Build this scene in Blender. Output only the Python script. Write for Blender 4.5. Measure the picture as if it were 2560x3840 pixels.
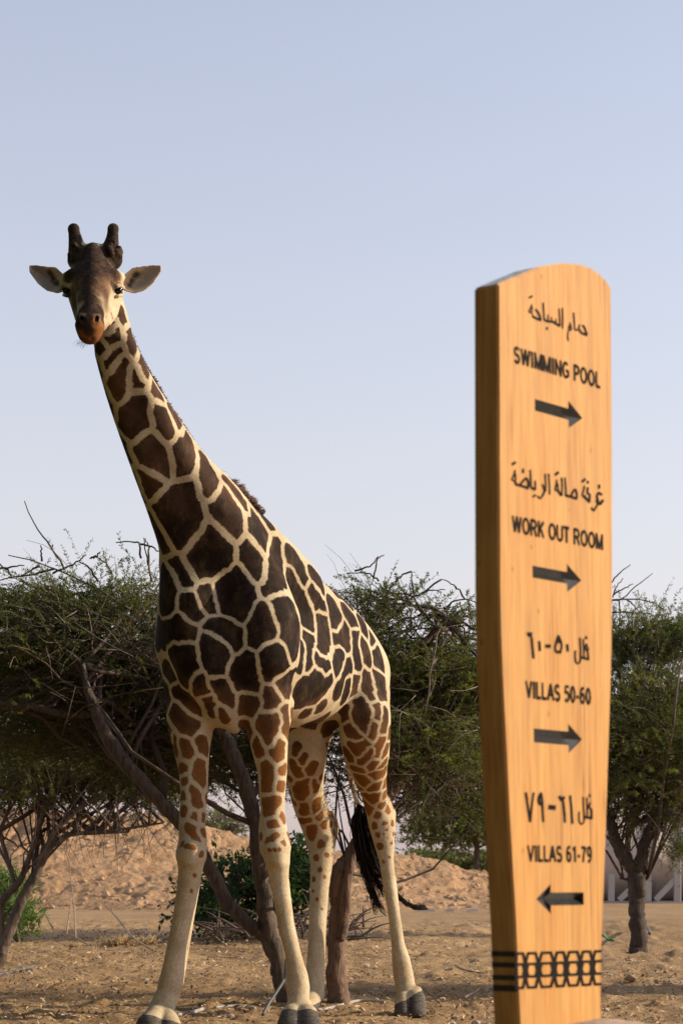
import bpy, bmesh, math, time
import numpy as np
from mathutils import Vector, Matrix

T0 = time.time()
for o in list(bpy.data.objects):
    bpy.data.objects.remove(o)
SC = bpy.context.scene
COL = SC.collection

# ------------------------------------------------------------------ camera
FPX = 8660.0                       # focal length in photo pixels (photo is 2560 x 3840)
PITCH = math.radians(9.12)
CAMZ = 0.79
cam = bpy.data.cameras.new('camera')
cam.sensor_fit = 'VERTICAL'
cam.sensor_height = 36.0
cam.lens = FPX / 3840.0 * 36.0
cam.clip_start = 0.05
cam.clip_end = 3000
cam.dof.use_dof = True
cam.dof.focus_distance = 12.9
cam.dof.aperture_fstop = 7.4
camo = bpy.data.objects.new('camera', cam)
COL.objects.link(camo)
camo.location = (0, 0, CAMZ)
camo.rotation_euler = (math.radians(90) + PITCH, 0, 0)
SC.camera = camo

# ------------------------------------------------------------------ light
SUN_AZ = math.radians(-5.0)        # towards the viewer, measured from straight right
SUN_EL = math.radians(21.5)
sun_dir = Vector((math.cos(SUN_EL) * math.cos(SUN_AZ), -math.cos(SUN_EL) * math.sin(SUN_AZ), math.sin(SUN_EL)))
world = bpy.data.worlds.new('World')
SC.world = world
world.use_nodes = True
wn = world.node_tree.nodes
wl = world.node_tree.links
sky = wn.new('ShaderNodeTexSky')
sky.sky_type = 'NISHITA'
sky.sun_disc = False
sky.sun_elevation = SUN_EL
sky.sun_rotation = math.atan2(sun_dir.x, sun_dir.y)
sky.altitude = 0
sky.air_density = 2.5
sky.dust_density = 0.3
sky.ozone_density = 6.0
# dusty desert air: the whole sky is paler than a clean one
bw = wn.new('ShaderNodeRGBToBW')
pale = wn.new('ShaderNodeMix')
pale.data_type = 'RGBA'
pale.inputs[0].default_value = 0.68
wl.new(sky.outputs[0], bw.inputs[0])
wl.new(sky.outputs[0], pale.inputs[6])
wl.new(bw.outputs[0], pale.inputs[7])
tint = wn.new('ShaderNodeMix')
tint.data_type = 'RGBA'
tint.blend_type = 'MULTIPLY'
tint.inputs[0].default_value = 1.0
tint.inputs[7].default_value = (1.0, 0.968, 1.16, 1)
wl.new(pale.outputs[2], tint.inputs[6])
wl.new(tint.outputs[2], wn['Background'].inputs['Color'])
wn['Background'].inputs['Strength'].default_value = 0.15
sl = bpy.data.lights.new('sun', 'SUN')
sl.energy = 3.85
sl.angle = math.radians(0.6)
sl.color = (1.0, 0.86, 0.66)
so = bpy.data.objects.new('sun', sl)
COL.objects.link(so)
so.rotation_euler = (-sun_dir).to_track_quat('-Z', 'Y').to_euler()

SC.view_settings.view_transform = 'Standard'
SC.view_settings.look = 'None'
SC.view_settings.gamma = 1
SC.view_settings.exposure = 0.66
SC.render.engine = 'CYCLES'
SC.cycles.max_bounces = 6
SC.cycles.diffuse_bounces = 3
SC.cycles.glossy_bounces = 2
SC.cycles.transmission_bounces = 3
SC.cycles.transparent_max_bounces = 8

# ------------------------------------------------------------------ helpers
CP, SP = math.cos(PITCH), math.sin(PITCH)

def ray(px, py):
    """direction (dx, dy, dz) of a photo pixel, scaled so that dy == 1"""
    a = (px - 1280.0) / FPX
    b = (1920.0 - py) / FPX
    y = CP - b * SP
    z = SP + b * CP
    return a / y, z / y

def W(px, py, Y):
    a, b = ray(px, py)
    return np.array((a * Y, Y, CAMZ + b * Y))

def to_px(P):
    P = np.asarray(P, dtype=float)
    x = P[..., 0]; y = P[..., 1]; z = P[..., 2] - CAMZ
    f = y * CP + z * SP
    u = -y * SP + z * CP
    return 1280 + FPX * x / f, 1920 - FPX * u / f

def RP(r, Y):
    return r * Y / FPX

def ground_z(x, y):
    """the paddock: level under the giraffe, rising gently towards the bank"""
    y = np.asarray(y, dtype=float)
    return np.interp(y, [0, 14, 24, 40, 60, 400], [0, 0, 0.245, 0.385, 0.45, 0.45])

def G(px, py):
    a, b = ray(px, py)
    lo, hi = 3.0, 70.0
    for _ in range(60):
        m = 0.5 * (lo + hi)
        if CAMZ + b * m > ground_z(0, m): lo = m
        else: hi = m
    return np.array((a * lo, lo, float(ground_z(0, lo))))

def add_obj(name, mesh, mat=None, parent=None):
    o = bpy.data.objects.new(name, mesh)
    COL.objects.link(o)
    if mat is not None and len(mesh.materials) == 0:
        for m in (mat if isinstance(mat, (list, tuple)) else [mat]):
            mesh.materials.append(m)
    if parent is not None:
        o.parent = parent
        o.matrix_parent_inverse = parent.matrix_world.inverted()
    return o

def mesh_np(name, V, F, smooth=True):
    """V (n,3), F: (m,3) or (m,4) int array, or a list of such arrays"""
    Fs = F if isinstance(F, list) else [F]
    Fs = [np.asarray(f, dtype=np.int32) for f in Fs if len(f)]
    me = bpy.data.meshes.new(name)
    V = np.ascontiguousarray(V, dtype=np.float32)
    me.vertices.add(len(V))
    me.vertices.foreach_set('co', V.ravel())
    nl = sum(f.size for f in Fs)
    nf = sum(len(f) for f in Fs)
    me.loops.add(nl)
    me.polygons.add(nf)
    me.loops.foreach_set('vertex_index', np.concatenate([f.ravel() for f in Fs]))
    st = []
    k = 0
    for f in Fs:
        st.append(k + np.arange(len(f)) * f.shape[1]); k += f.size
    me.polygons.foreach_set('loop_start', np.concatenate(st).astype(np.int32))
    me.polygons.foreach_set('use_smooth', np.full(nf, smooth, dtype=bool))
    me.update(calc_edges=True)
    return me

def empty(name, loc):
    o = bpy.data.objects.new(name, None)
    COL.objects.link(o)
    o.location = tuple(loc)
    o.empty_display_size = 0.2
    bpy.context.view_layer.update()
    return o

def tag(o, label=None, cat=None, group=None, kind=None):
    if label: o['label'] = label
    if cat: o['category'] = cat
    if group: o['group'] = group
    if kind: o['kind'] = kind
    return o

class Nodes:
    def __init__(self, name):
        self.m = bpy.data.materials.new(name)
        self.m.use_nodes = True
        self.t = self.m.node_tree
        self.b = self.t.nodes['Principled BSDF']
    def n(self, typ, **kw):
        nd = self.t.nodes.new('ShaderNode' + typ)
        for k, v in kw.items(): setattr(nd, k, v)
        return nd
    def l(self, a, b): self.t.links.new(a, b)
    def noise(self, vec, scale, detail=4, rough=0.55, dist=0.0):
        nd = self.n('TexNoise')
        nd.inputs['Scale'].default_value = scale
        nd.inputs['Detail'].default_value = detail
        nd.inputs['Roughness'].default_value = rough
        nd.inputs['Distortion'].default_value = dist
        if vec is not None: self.l(vec, nd.inputs['Vector'])
        return nd
    def ramp(self, fac, stops, interp='LINEAR'):
        r = self.n('ValToRGB')
        r.color_ramp.interpolation = interp
        el = r.color_ramp.elements
        while len(el) < len(stops): el.new(0.5)
        for e, (p, c) in zip(el, stops):
            e.position = p
            e.color = (*c, 1) if len(c) == 3 else c
        self.l(fac, r.inputs[0])
        return r
    def mix(self, fac, a, b, blend='MIX'):
        nd = self.n('Mix', data_type='RGBA', blend_type=blend)
        for sock, v in ((0, fac), (6, a), (7, b)):
            if isinstance(v, (int, float)): nd.inputs[sock].default_value = v
            elif isinstance(v, tuple): nd.inputs[sock].default_value = (*v, 1) if len(v) == 3 else v
            else: self.l(v, nd.inputs[sock])
        return nd.outputs[2]
    def math(self, op, a, b=None, c=None, clamp=False):
        nd = self.n('Math', operation=op, use_clamp=clamp)
        for i, v in enumerate((a, b, c)):
            if v is None: continue
            if isinstance(v, (int, float)): nd.inputs[i].default_value = v
            else: self.l(v, nd.inputs[i])
        return nd.outputs[0]
    def bump(self, h, strength=0.3, dist=0.01):
        nd = self.n('Bump')
        nd.inputs['Strength'].default_value = strength
        nd.inputs['Distance'].default_value = dist
        self.l(h, nd.inputs['Height'])
        self.l(nd.outputs[0], self.b.inputs['Normal'])
        return nd
    def obj(self):
        return self.n('TexCoord').outputs['Object']

def mapping(N, vec, scale=(1, 1, 1), rot=(0, 0, 0)):
    mp = N.n('Mapping')
    mp.inputs['Scale'].default_value = scale
    mp.inputs['Rotation'].default_value = rot
    N.l(vec, mp.inputs['Vector'])
    return mp.outputs[0]

def simple_mat(name, col, rough=0.6, noise_scale=20, var=0.25, bump=0.0):
    N = Nodes(name)
    v = N.obj()
    nz = N.noise(v, noise_scale)
    c0 = tuple(c * (1 - var) for c in col); c1 = tuple(min(1, c * (1 + var)) for c in col)
    r = N.ramp(nz.outputs[0], [(0.3, c0), (0.7, c1)])
    N.l(r.outputs[0], N.b.inputs['Base Color'])
    N.b.inputs['Roughness'].default_value = rough
    if bump: N.bump(nz.outputs[0], bump, 0.005)
    return N.m

def tubes(lines, nseg=6):
    """lines: list of (pts (n,3), radii (n,)); one mesh's V, F of closed tapered tubes"""
    V, Q, T = [], [], []
    base = 0
    ang = np.linspace(0, 2 * np.pi, nseg, endpoint=False)
    ca, sa = np.cos(ang), np.sin(ang)
    for pts, rad in lines:
        P = np.asarray(pts, dtype=float); R = np.broadcast_to(np.asarray(rad, dtype=float), (len(P),))
        n = len(P)
        t = np.gradient(P, axis=0)
        t /= np.linalg.norm(t, axis=1)[:, None] + 1e-12
        ref = np.array((0, 0, 1.0)) if abs(t[0][2]) < 0.85 else np.array((1.0, 0, 0))
        u = np.cross(t, ref); u /= np.linalg.norm(u, axis=1)[:, None] + 1e-12
        for i in range(1, n):
            if np.dot(u[i], u[i - 1]) < 0: u[i] = -u[i]
        w = np.cross(t, u)
        ring = P[:, None] + R[:, None, None] * (u[:, None] * ca[None, :, None] + w[:, None] * sa[None, :, None])
        V.append(ring.reshape(-1, 3))
        i = np.arange(n - 1)[:, None] * nseg; j = np.arange(nseg)[None]; jn = (j + 1) % nseg
        Q.append((base + np.stack([i + j, i + jn, i + nseg + jn, i + nseg + j], -1)).reshape(-1, 4))
        V.append(P[[0, -1]])
        c0 = base + n * nseg
        jj = np.arange(nseg); jjn = (jj + 1) % nseg
        T.append(np.stack([np.full(nseg, c0), base + jjn, base + jj], -1))
        T.append(np.stack([np.full(nseg, c0 + 1), base + (n - 1) * nseg + jj, base + (n - 1) * nseg + jjn], -1))
        base += n * nseg + 2
    return np.concatenate(V), [np.concatenate(Q), np.concatenate(T)]

def smooth_line(pts, n, cols=None):
    """Catmull-Rom through rows of pts (any number of columns)"""
    P = np.asarray(pts, dtype=float)
    k = len(P)
    if k == 2:
        return P[0] + (P[1] - P[0]) * np.linspace(0, 1, n)[:, None]
    E = np.vstack([2 * P[0] - P[1], P, 2 * P[-1] - P[-2]])
    s = np.linspace(0, k - 1, n); i = np.minimum(s.astype(int), k - 2); t = (s - i)[:, None]
    a, b, c, d = E[i], E[i + 1], E[i + 2], E[i + 3]
    return 0.5 * ((2 * b) + (-a + c) * t + (2 * a - 5 * b + 4 * c - d) * t ** 2 + (-a + 3 * b - 3 * c + d) * t ** 3)

def vnoise(P, scale, seed=0):
    """cheap smooth value noise, vectorised; P (n,3) -> (n,) in 0..1"""
    Q = np.asarray(P, dtype=float) * scale
    I = np.floor(Q).astype(np.int64); f = Q - I; f = f * f * (3 - 2 * f)
    def h(a, b, c):
        x = (a * 374761393 + b * 668265263 + c * 2147483647 + seed * 1442695041) & 0xFFFFFFFF
        x = ((x ^ (x >> 13)) * 1274126177) & 0xFFFFFFFF
        x = (x ^ (x >> 16)) & 0xFFFFFF
        return x / float(0xFFFFFF)
    r = 0
    for dx in (0, 1):
        for dy in (0, 1):
            for dz in (0, 1):
                w = (f[:, 0] if dx else 1 - f[:, 0]) * (f[:, 1] if dy else 1 - f[:, 1]) * (f[:, 2] if dz else 1 - f[:, 2])
                r = r + w * h(I[:, 0] + dx, I[:, 1] + dy, I[:, 2] + dz)
    return r

# ================================================================== ground
def soil_mat(name, a, b, c, big=0.35, bump=0.6, dist=0.03, fine=40):
    N = Nodes(name)
    oc = N.obj()
    n1 = N.noise(oc, fine, 6, 0.7)
    n2 = N.noise(oc, big, 4, 0.6)
    n3 = N.noise(oc, 4.5, 4, 0.65, 0.4)
    r1 = N.ramp(n1.outputs[0], [(0.28, a), (0.5, b), (0.72, c)])
    r2 = N.ramp(n2.outputs[0], [(0.3, (.78, .74, .70)), (0.7, (1.08, 1.05, 1.0))])
    r3 = N.ramp(n3.outputs[0], [(0.3, (.72, .66, .60)), (0.55, (1, 1, 1)), (0.8, (1.1, 1.08, 1.02))])
    cc = N.mix(1.0, r1.outputs[0], r2.outputs[0], 'MULTIPLY')
    cc = N.mix(1.0, cc, r3.outputs[0], 'MULTIPLY')
    N.l(cc, N.b.inputs['Base Color'])
    N.b.inputs['Roughness'].default_value = 0.95
    N.b.inputs['Specular IOR Level'].default_value = 0.15
    h = N.math('ADD', n1.outputs[0], N.math('MULTIPLY', n3.outputs[0], 1.5))
    N.bump(h, bump, dist)
    return N.m

def grid_faces(nx, ny):
    i = (np.arange(ny - 1)[:, None] * nx + np.arange(nx - 1)[None]).ravel()
    return np.stack([i, i + 1, i + nx + 1, i + nx], 1)

def build_ground():
    xs = np.concatenate([[-400, -150, -60, -30, -16, -9, -6, -4.6], np.arange(-3.9, 4.0, 0.028), [4.6, 6, 9, 16, 30, 60, 150, 400]])
    ys = [-60, -20, -6, 0, 3, 6, 8, 9.5, 10.5, 11.2]
    y = 11.4
    while y < 30:
        ys.append(y); y += 0.022 * (y / 12) ** 1.7
    ys = np.concatenate([ys, [31, 33, 36, 40, 45, 52, 65, 90, 150, 300, 700]])
    XX, YY = np.meshgrid(xs, ys)
    V = np.stack([XX.ravel(), YY.ravel(), ground_z(0, YY.ravel())], 1)
    m = ((V[:, 1] > 11.3) & (V[:, 1] < 31) & (np.abs(V[:, 0]) < 4.2)).astype(float)
    P = V.copy(); P[:, 2] = 0
    trail = np.exp(-((V[:, 1] - 13.0) / 0.4) ** 2)
    h = (vnoise(P, 1.1, 1) - .5) * .05 + (vnoise(P, 4, 2) - .5) * .035 + (vnoise(P, 11, 3) - .5) * .022 + (vnoise(P, 26, 4) - .5) * .014
    clod = np.clip(vnoise(P, 7, 8) - 0.72, 0, 1) * 0.10
    V[:, 2] += (h + clod - 0.012) * m
    # low scuffed ridges in front of the right-hand tree
    sx = np.clip((V[:, 0] - 1.5) / .6, 0, 1); sx = sx * sx * (3 - 2 * sx)
    V[:, 2] += m * sx * (0.03 * np.exp(-((V[:, 1] - 20.3) / 0.3) ** 2))
    sy = np.clip((V[:, 1] - 20.7) / .7, 0, 1) * np.clip((29.5 - V[:, 1]) / 2.5, 0, 1)
    V[:, 2] -= 0.24 * sx * sy
    g = add_obj('ground', mesh_np('ground', V, grid_faces(len(xs), len(ys))), soil_mat('soil', (.20, .124, .060), (.40, .262, .134), (.58, .415, .235)))
    tag(g, kind='structure')
    # straw and leaf litter: too fine to count
    rng = np.random.default_rng(11)
    def litter(name, n, lo, hi, wid, col, seed, lift):
        # even in the picture rather than on the ground: density falls off with distance
        yv = 11.6 + (rng.random(n) ** 1.15) * 15
        xv = (rng.random(n) - 0.5) * 2 * (0.165 * yv + 0.4)
        keep = vnoise(np.stack([xv, yv, 0 * xv], 1), 0.9, seed) + rng.random(n) * .5 > 0.62
        keep &= ~((xv > 1.3) & (yv > 20.3))
        xv, yv = xv[keep], yv[keep]
        n = len(xv)
        z = ground_z(0, yv) + lift + rng.random(n) * 0.012
        L = lo + rng.random(n) * (hi - lo); a = rng.random(n) * 6.283; tilt = rng.normal(size=n) * 0.35
        d = np.stack([np.cos(a) * np.cos(tilt), np.sin(a) * np.cos(tilt), np.sin(tilt)], 1) * (L / 2)[:, None]
        s = np.stack([-np.sin(a), np.cos(a), rng.normal(size=n) * .7], 1) * (wid * (0.6 + rng.random(n) * .8) / 2)[:, None]
        c = np.stack([xv, yv, z + 0.004], 1)
        Vq = np.stack([c - d - s * .4, c - d * .1 - s, c + d, c - d * .1 + s + np.array((0, 0, .004))], 1).reshape(-1, 3)
        F = np.arange(4 * n).reshape(-1, 4)
        o = add_obj(name, mesh_np(name, Vq, F, False), simple_mat(name, col, .85, 9, .4))
        tag(o, kind='stuff')
        return o
    tag(litter('straw_litter', 8000, .02, .07, .006, (.52, .38, .21), 3, .006), 'pale dry straw strewn over the paddock soil', 'straw')
    tag(litter('leaf_litter', 9000, .012, .032, .014, (.20, .12, .065), 5, .003), 'small brown fallen leaves lying on the paddock soil', 'leaves')
    # pebbles
    bm = bmesh.new(); bmesh.ops.create_icosphere(bm, subdivisions=1, radius=1)
    bv = np.array([v.co for v in bm.verts]); bf = np.array([[v.index for v in f.verts] for f in bm.faces]); bm.free()
    n = 800
    yv = 11.8 + rng.random(n) ** 1.2 * 14; xv = (rng.random(n) - .5) * 2 * (0.165 * yv + .4)
    ok = ~((xv > 1.3) & (yv > 20.3)); xv, yv = xv[ok], yv[ok]; n = len(xv)
    r = .006 + rng.random(n) ** 3 * .022
    Vp = bv[None] * (r[:, None, None] * (0.7 + rng.random((n, 12, 1)) * .6)) * np.array((1, 1, .6))
    Vp = Vp + np.stack([xv, yv, ground_z(0, yv) + r * .25], 1)[:, None]
    Fp = (bf[None] + (np.arange(n) * 12)[:, None, None]).reshape(-1, 3)
    o = add_obj('pebbles', mesh_np('pebbles', Vp.reshape(-1, 3), Fp, False), simple_mat('pebble', (.42, .32, .23), .9, 12, .35))
    tag(o, 'small pale pebbles scattered over the soil', 'pebbles', kind='stuff')

    # ---- the earth bank behind the trees
    crest = [(-1500, 3090), (-600, 3040), (0, 3035), (300, 3030), (550, 3040), (700, 3075), (820, 3115), (1000, 3150), (1250, 3170), (1480, 3188), (1560, 3205), (1690, 3228), (1735, 3262), (1800, 3270), (1850, 3285), (1930, 3330), (2030, 3400), (2120, 3440)]
    YF, YC = 37.0, 42.5
    nx, ny = 560, 190
    px = np.linspace(-1500, 2120, nx)
    cy = np.interp(px, [c[0] for c in crest], [c[1] for c in crest])
    V = []
    zc = np.array([W(a, b, YC)[2] for a, b in zip(px, cy)])
    X = np.array([W(a, 3300, YC)[0] for a in px])
    for j in range(ny):
        t = j / (ny - 1) * 1.9
        Yj = YF + (YC - YF) * t
        f = np.clip(t, 0, 1)
        prof = np.where(t <= 1, (f ** 0.9) * (1 - 0.12 * np.sin(np.pi * f)), 1 - ((t - 1) / .9) ** 2 * 0.9)
        z = ground_z(0, Yj) - 0.08 + (zc - ground_z(0, Yj) + 0.08) * prof
        V.append(np.stack([X, np.full(nx, Yj), z], 1))
    V = np.concatenate(V)
    V[:, 1] += (vnoise(V, .35, 5) - .5) * 1.6
    slopew = np.clip((V[:, 2] - .3) * 3, 0.2, 1)
    Wp = V + np.stack([vnoise(V, 1.7, s) - .5 for s in (21, 22, 23)], 1) * .9
    Wp = Wp @ np.array([[.8, .6, 0], [-.6, .8, 0], [0, 0, 1.0]]) * np.array((1, 1, 1.4))
    gully = np.abs(vnoise(Wp * np.array((1, .2, .2)), 1.1, 31) - .5) * 2
    V[:, 2] += ((vnoise(V, .45, 1) - .5) * .30 - (1 - gully) ** 4 * .12 + (vnoise(Wp, 3.1, 3) - .5) * .06 + (vnoise(Wp, 7.3, 4) - .5) * .05 + (vnoise(Wp, 15, 7) - .5) * .035 + np.clip(vnoise(Wp, 5.2, 6) - .76, 0, 1) * .30 + np.clip(vnoise(Wp, 11, 8) - .78, 0, 1) * .25) * slopew
    b = add_obj('earth_bank', mesh_np('earth_bank', V, grid_faces(nx, ny)), soil_mat('bank_soil', (.27, .158, .082), (.42, .265, .145), (.53, .365, .225), .12, .7, .06, 11))
    tag(b, kind='structure')
    # clods and rubble lying on the slope
    front = np.nonzero((V[:, 1] < YC + .5) & (V[:, 0] > -7.5) & (V[:, 0] < 5))[0]
    pk = front[rng.integers(0, len(front), 3000)]
    pk = pk[vnoise(V[pk], .9, 41) + rng.random(len(pk)) * .4 > .62]
    n = len(pk)
    r = .010 + rng.random(n) ** 5 * .065
    Vp = bv[None] * (r[:, None, None] * (0.6 + rng.random((n, 12, 1)) * .8)) * np.array((1, 1, .75)) + (V[pk] + np.array((0, 0, .01)))[:, None]
    Fp = (bf[None] + (np.arange(n) * 12)[:, None, None]).reshape(-1, 3)
    o = add_obj('bank_clods', mesh_np('bank_clods', Vp.reshape(-1, 3), Fp, False), simple_mat('clod', (.39, .25, .14), .95, 3, .3))
    tag(o, 'loose clods of dry earth on the bank slope', 'clods', kind='stuff')
    # pale kerb stones at its foot
    km = simple_mat('kerb_stone', (.55, .46, .36), .9, 6, .2, .2)
    for x0, x1 in ((1560, 1632), (1668, 1702), (1748, 1792)):
        a0, a1 = W(x0, 3414, 36.2), W(x1, 3414, 36.2)
        bm = bmesh.new(); bmesh.ops.create_cube(bm, size=1)
        for v in bm.verts:
            v.co = Vector(((a0[0] + a1[0]) / 2 + v.co.x * (a1[0] - a0[0]), 36.2 + v.co.y * .2, a0[2] - .02 + v.co.z * .10 + .02 * v.co.x))
        bmesh.ops.bevel(bm, geom=list(bm.edges), offset=.02, segments=2, affect='EDGES')
        m = bpy.data.meshes.new('kerb_stone'); bm.to_mesh(m); bm.free()
        o = add_obj('kerb_stone', m, km)
        tag(o, 'long pale kerb stone at the foot of the earth bank, ' + {1560: 'behind the tail tip', 1668: 'middle one of three', 1748: 'nearest the signpost'}[x0], 'kerb stone', 'kerb stones at the foot of the bank')
    return g
ground = build_ground()
# ================================================================== signpost
def build_sign():
    rng_s = np.random.default_rng(2)
    TH = math.radians(39.0)
    u = np.array((math.sin(TH), math.cos(TH), 0.0)); n = np.array((math.cos(TH), -math.sin(TH), 0.0))
    P0 = W(1871, 2200, 5.0)
    def pl(px, py):
        """photo pixel -> (s, z) on the front face"""
        a, b = ray(px, py)
        t = (n[0] * P0[0] + n[1] * P0[1]) / (n[0] * a + n[1])
        p = np.array((a * t, t, CAMZ + b * t))
        return float((p - P0) @ u), p[2]
    def wp(s, z, off=0.0):
        q = P0 + u * s + n * off
        return np.array((q[0], q[1], z))
    # thickness from the far edge of the side face
    a, b = ray(1777, 2200)
    # solve P0 - n*T on the ray
    T = (P0[0] - a * P0[1]) / (n[0] - a * n[1])
    outl = [(1949, 3850), (1930, 3455), (1909, 3107), (1892, 2758), (1880, 2520), (1874, 2380), (1871, 2200), (1869, 1700), (1867, 1064)]
    outl += [(1905, 1048), (1955, 1027), (2019, 1000), (2083, 988), (2125, 986), (2178, 991), (2221, 1006), (2253, 1030), (2277, 1056), (2291, 1080)]
    outl += [(2296, 1700), (2296, 2200), (2294, 2450), (2282, 2828), (2268, 3246), (2254, 3595), (2250, 3850)]
    S = [pl(*p) for p in outl]
    zb = min(s[1] for s in S) - 0.10
    S[0] = (S[0][0] + 0.004, zb); S[-1] = (S[-1][0], zb)
    base = wp(0.15, zb + 0.10)
    root = empty('signpost', base)
    # board
    bm = bmesh.new()
    f = [bm.verts.new(wp(s, z).tolist()) for s, z in S]
    bk = [bm.verts.new(wp(s, z, -T).tolist()) for s, z in S]
    m = len(S)
    bm.faces.new(f); bm.faces.new(bk[::-1])
    for i in range(m):
        bm.faces.new((f[(i + 1) % m], f[i], bk[i], bk[(i + 1) % m]))
    bmesh.ops.recalc_face_normals(bm, faces=bm.faces)
    ed = [e for e in bm.edges if len(e.link_faces) == 2 and e.calc_face_angle() > 0.7]
    bmesh.ops.bevel(bm, geom=ed, offset=0.004, segments=2, affect='EDGES')
    me = bpy.data.meshes.new('board'); bm.to_mesh(me); bm.free()
    # wood: grain runs up the board; greyed end grain on top is its own weathering
    N = Nodes('sign_wood')
    oc = N.obj()
    rot = mapping(N, oc, (1, 1, 1), (0, 0, 0))
    mp = N.n('Mapping'); mp.inputs['Rotation'].default_value = (0, 0, -(math.pi / 2 - TH)); mp.inputs['Scale'].default_value = (1, 1, 0.045)
    N.l(oc, mp.inputs['Vector'])
    g1 = N.noise(mp.outputs[0], 26, 5, 0.6, 0.6)
    g2 = N.noise(mp.outputs[0], 120, 3, 0.6, 0.3)
    mp2 = N.n('Mapping'); mp2.inputs['Scale'].default_value = (1, 1, 0.35); N.l(oc, mp2.inputs['Vector'])
    bl = N.noise(mp2.outputs[0], 7, 3, 0.5)
    c1 = N.ramp(g1.outputs[0], [(0.22, (.34, .148, .037)), (0.42, (.485, .247, .072)), (0.6, (.525, .275, .084)), (0.8, (.42, .192, .051))])
    c2 = N.ramp(g2.outputs[0], [(0.35, (.82, .8, .78)), (0.6, (1.06, 1.06, 1.06))])
    c3 = N.ramp(bl.outputs[0], [(0.3, (1.06, .98, .86)), (0.55, (1, 1, 1)), (0.75, (.90, .80, .66))])
    c = N.mix(1.0, c1.outputs[0], c2.outputs[0], 'MULTIPLY'); c = N.mix(1.0, c, c3.outputs[0], 'MULTIPLY')
    kn = N.n('TexVoronoi'); kn.inputs['Scale'].default_value = 13
    mp3 = N.n('Mapping'); mp3.inputs['Scale'].default_value = (1, 1, 0.7); N.l(oc, mp3.inputs['Vector']); N.l(mp3.outputs[0], kn.inputs['Vector'])
    kf = N.ramp(kn.outputs['Distance'], [(0.035, (1, 1, 1)), (0.075, (0, 0, 0))])
    c = N.mix(N.math('MULTIPLY', kf.outputs[0], 0.55), c, (.20, .07, .02))
    mp4 = N.n('Mapping'); mp4.inputs['Rotation'].default_value = (0, 0, -(math.pi / 2 - TH)); mp4.inputs['Scale'].default_value = (1, 1, 0.012)
    N.l(oc, mp4.inputs['Vector'])
    ck = N.noise(mp4.outputs[0], 34, 2, 0.5, 0.15)
    gate = N.noise(oc, 2.3, 2)
    cf = N.ramp(ck.outputs[0], [(0.488, (0, 0, 0)), (0.5, (1, 1, 1)), (0.512, (0, 0, 0))])
    gf = N.ramp(gate.outputs[0], [(0.46, (0, 0, 0)), (0.58, (1, 1, 1))])
    c = N.mix(N.math('MULTIPLY', N.math('MULTIPLY', cf.outputs[0], gf.outputs[0]), 0.6), c, (.12, .05, .02))
    stn = N.noise(mp2.outputs[0], 16, 4, .6)
    sf = N.ramp(stn.outputs[0], [(0.56, (0, 0, 0)), (0.74, (1, 1, 1))])
    c = N.mix(N.math('MULTIPLY', sf.outputs[0], 0.4), c, (.40, .17, .045))
    N.l(c, N.b.inputs['Base Color'])
    N.b.inputs['Roughness'].default_value = 0.6
    N.b.inputs['Specular IOR Level'].default_value = 0.15
    N.bump(g2.outputs[0], 0.12, 0.002)
    wood = N.m
    NT = Nodes('sign_weathered_end'); oc = NT.obj(); nz = NT.noise(oc, 38, 4, 0.7)
    r = NT.ramp(nz.outputs[0], [(0.28, (.34, .30, .27)), (0.45, (.66, .61, .55)), (0.58, (.88, .85, .80))]); NT.l(r.outputs[0], NT.b.inputs['Base Color']); NT.b.inputs['Roughness'].default_value = .75
    NT.bump(nz.outputs[0], .5, .01)
    NP = Nodes('sign_black_paint'); nz = NP.noise(NP.obj(), 60, 3)
    r = NP.ramp(nz.outputs[0], [(0.3, (.012, .011, .010)), (0.7, (.035, .03, .027))]); NP.l(r.outputs[0], NP.b.inputs['Base Color']); NP.b.inputs['Roughness'].default_value = .38
    paint = NP.m
    ink = simple_mat('sign_lettering_black', (.010, .008, .007), .85, 60, .4)
    ink.node_tree.nodes['Principled BSDF'].inputs['Specular IOR Level'].default_value = .1
    board = add_obj('board', me, [wood, NT.m, paint], root)
    for p in me.polygons:
        if p.normal.z > 0.55 and p.center.z > 1.6: p.material_index = 1
    # routed arrows: V-grooves let into the front face
    from mathutils.geometry import tessellate_polygon
    bm = bmesh.new(); bm.from_mesh(me)
    nv = Vector(n.tolist())
    front = max((fc for fc in bm.faces if fc.normal.dot(nv) > 0.99), key=lambda fc: fc.calc_area())
    loops = [list(front.verts)]
    bm.faces.remove(front)
    for tail, tip, sh, hh, hl in (((2004, 1517), (2182, 1569), 22, 53, .30), ((1995, 2142), (2178, 2178), 22, 53, .30), ((2000, 2757), (2181, 2774), 25, 54, .29), ((2187, 3372), (2009, 3370), 23, 53, .30)):
        (s0, z0), (s1, z1) = pl(*tail), pl(*tip)
        zc = (z0 + z1) / 2
        k = 5.0 / FPX * 1.06
        sh *= k; hh *= k
        L = s1 - s0
        sg = 1 if L > 0 else -1
        sj = s1 - hl * L
        pr = [(s0, -sh), (sj, -sh), (sj, -hh), (s1, 0), (sj, hh), (sj, sh), (s0, sh)]
        D = 0.017
        v = [bm.verts.new(wp(q, zc + z).tolist()) for q, z in pr]
        A = bm.verts.new(wp(s0 + sg * 0.004, zc, -D).tolist()); J = bm.verts.new(wp(sj + sg * hh * .25, zc, -D).tolist()); Tt = bm.verts.new(wp(s1 - sg * 0.006, zc, -D * .2).tolist())
        for fc in ((v[0], v[1], J, A), (v[1], v[2], J), (v[2], v[3], Tt, J), (v[3], v[4], J, Tt), (v[4], v[5], J), (v[5], v[6], A, J), (v[6], v[0], A)):
            nf = bm.faces.new(fc); nf.material_index = 2
        loops.append(v)
    flat = [q for lp in loops for q in lp]
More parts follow.
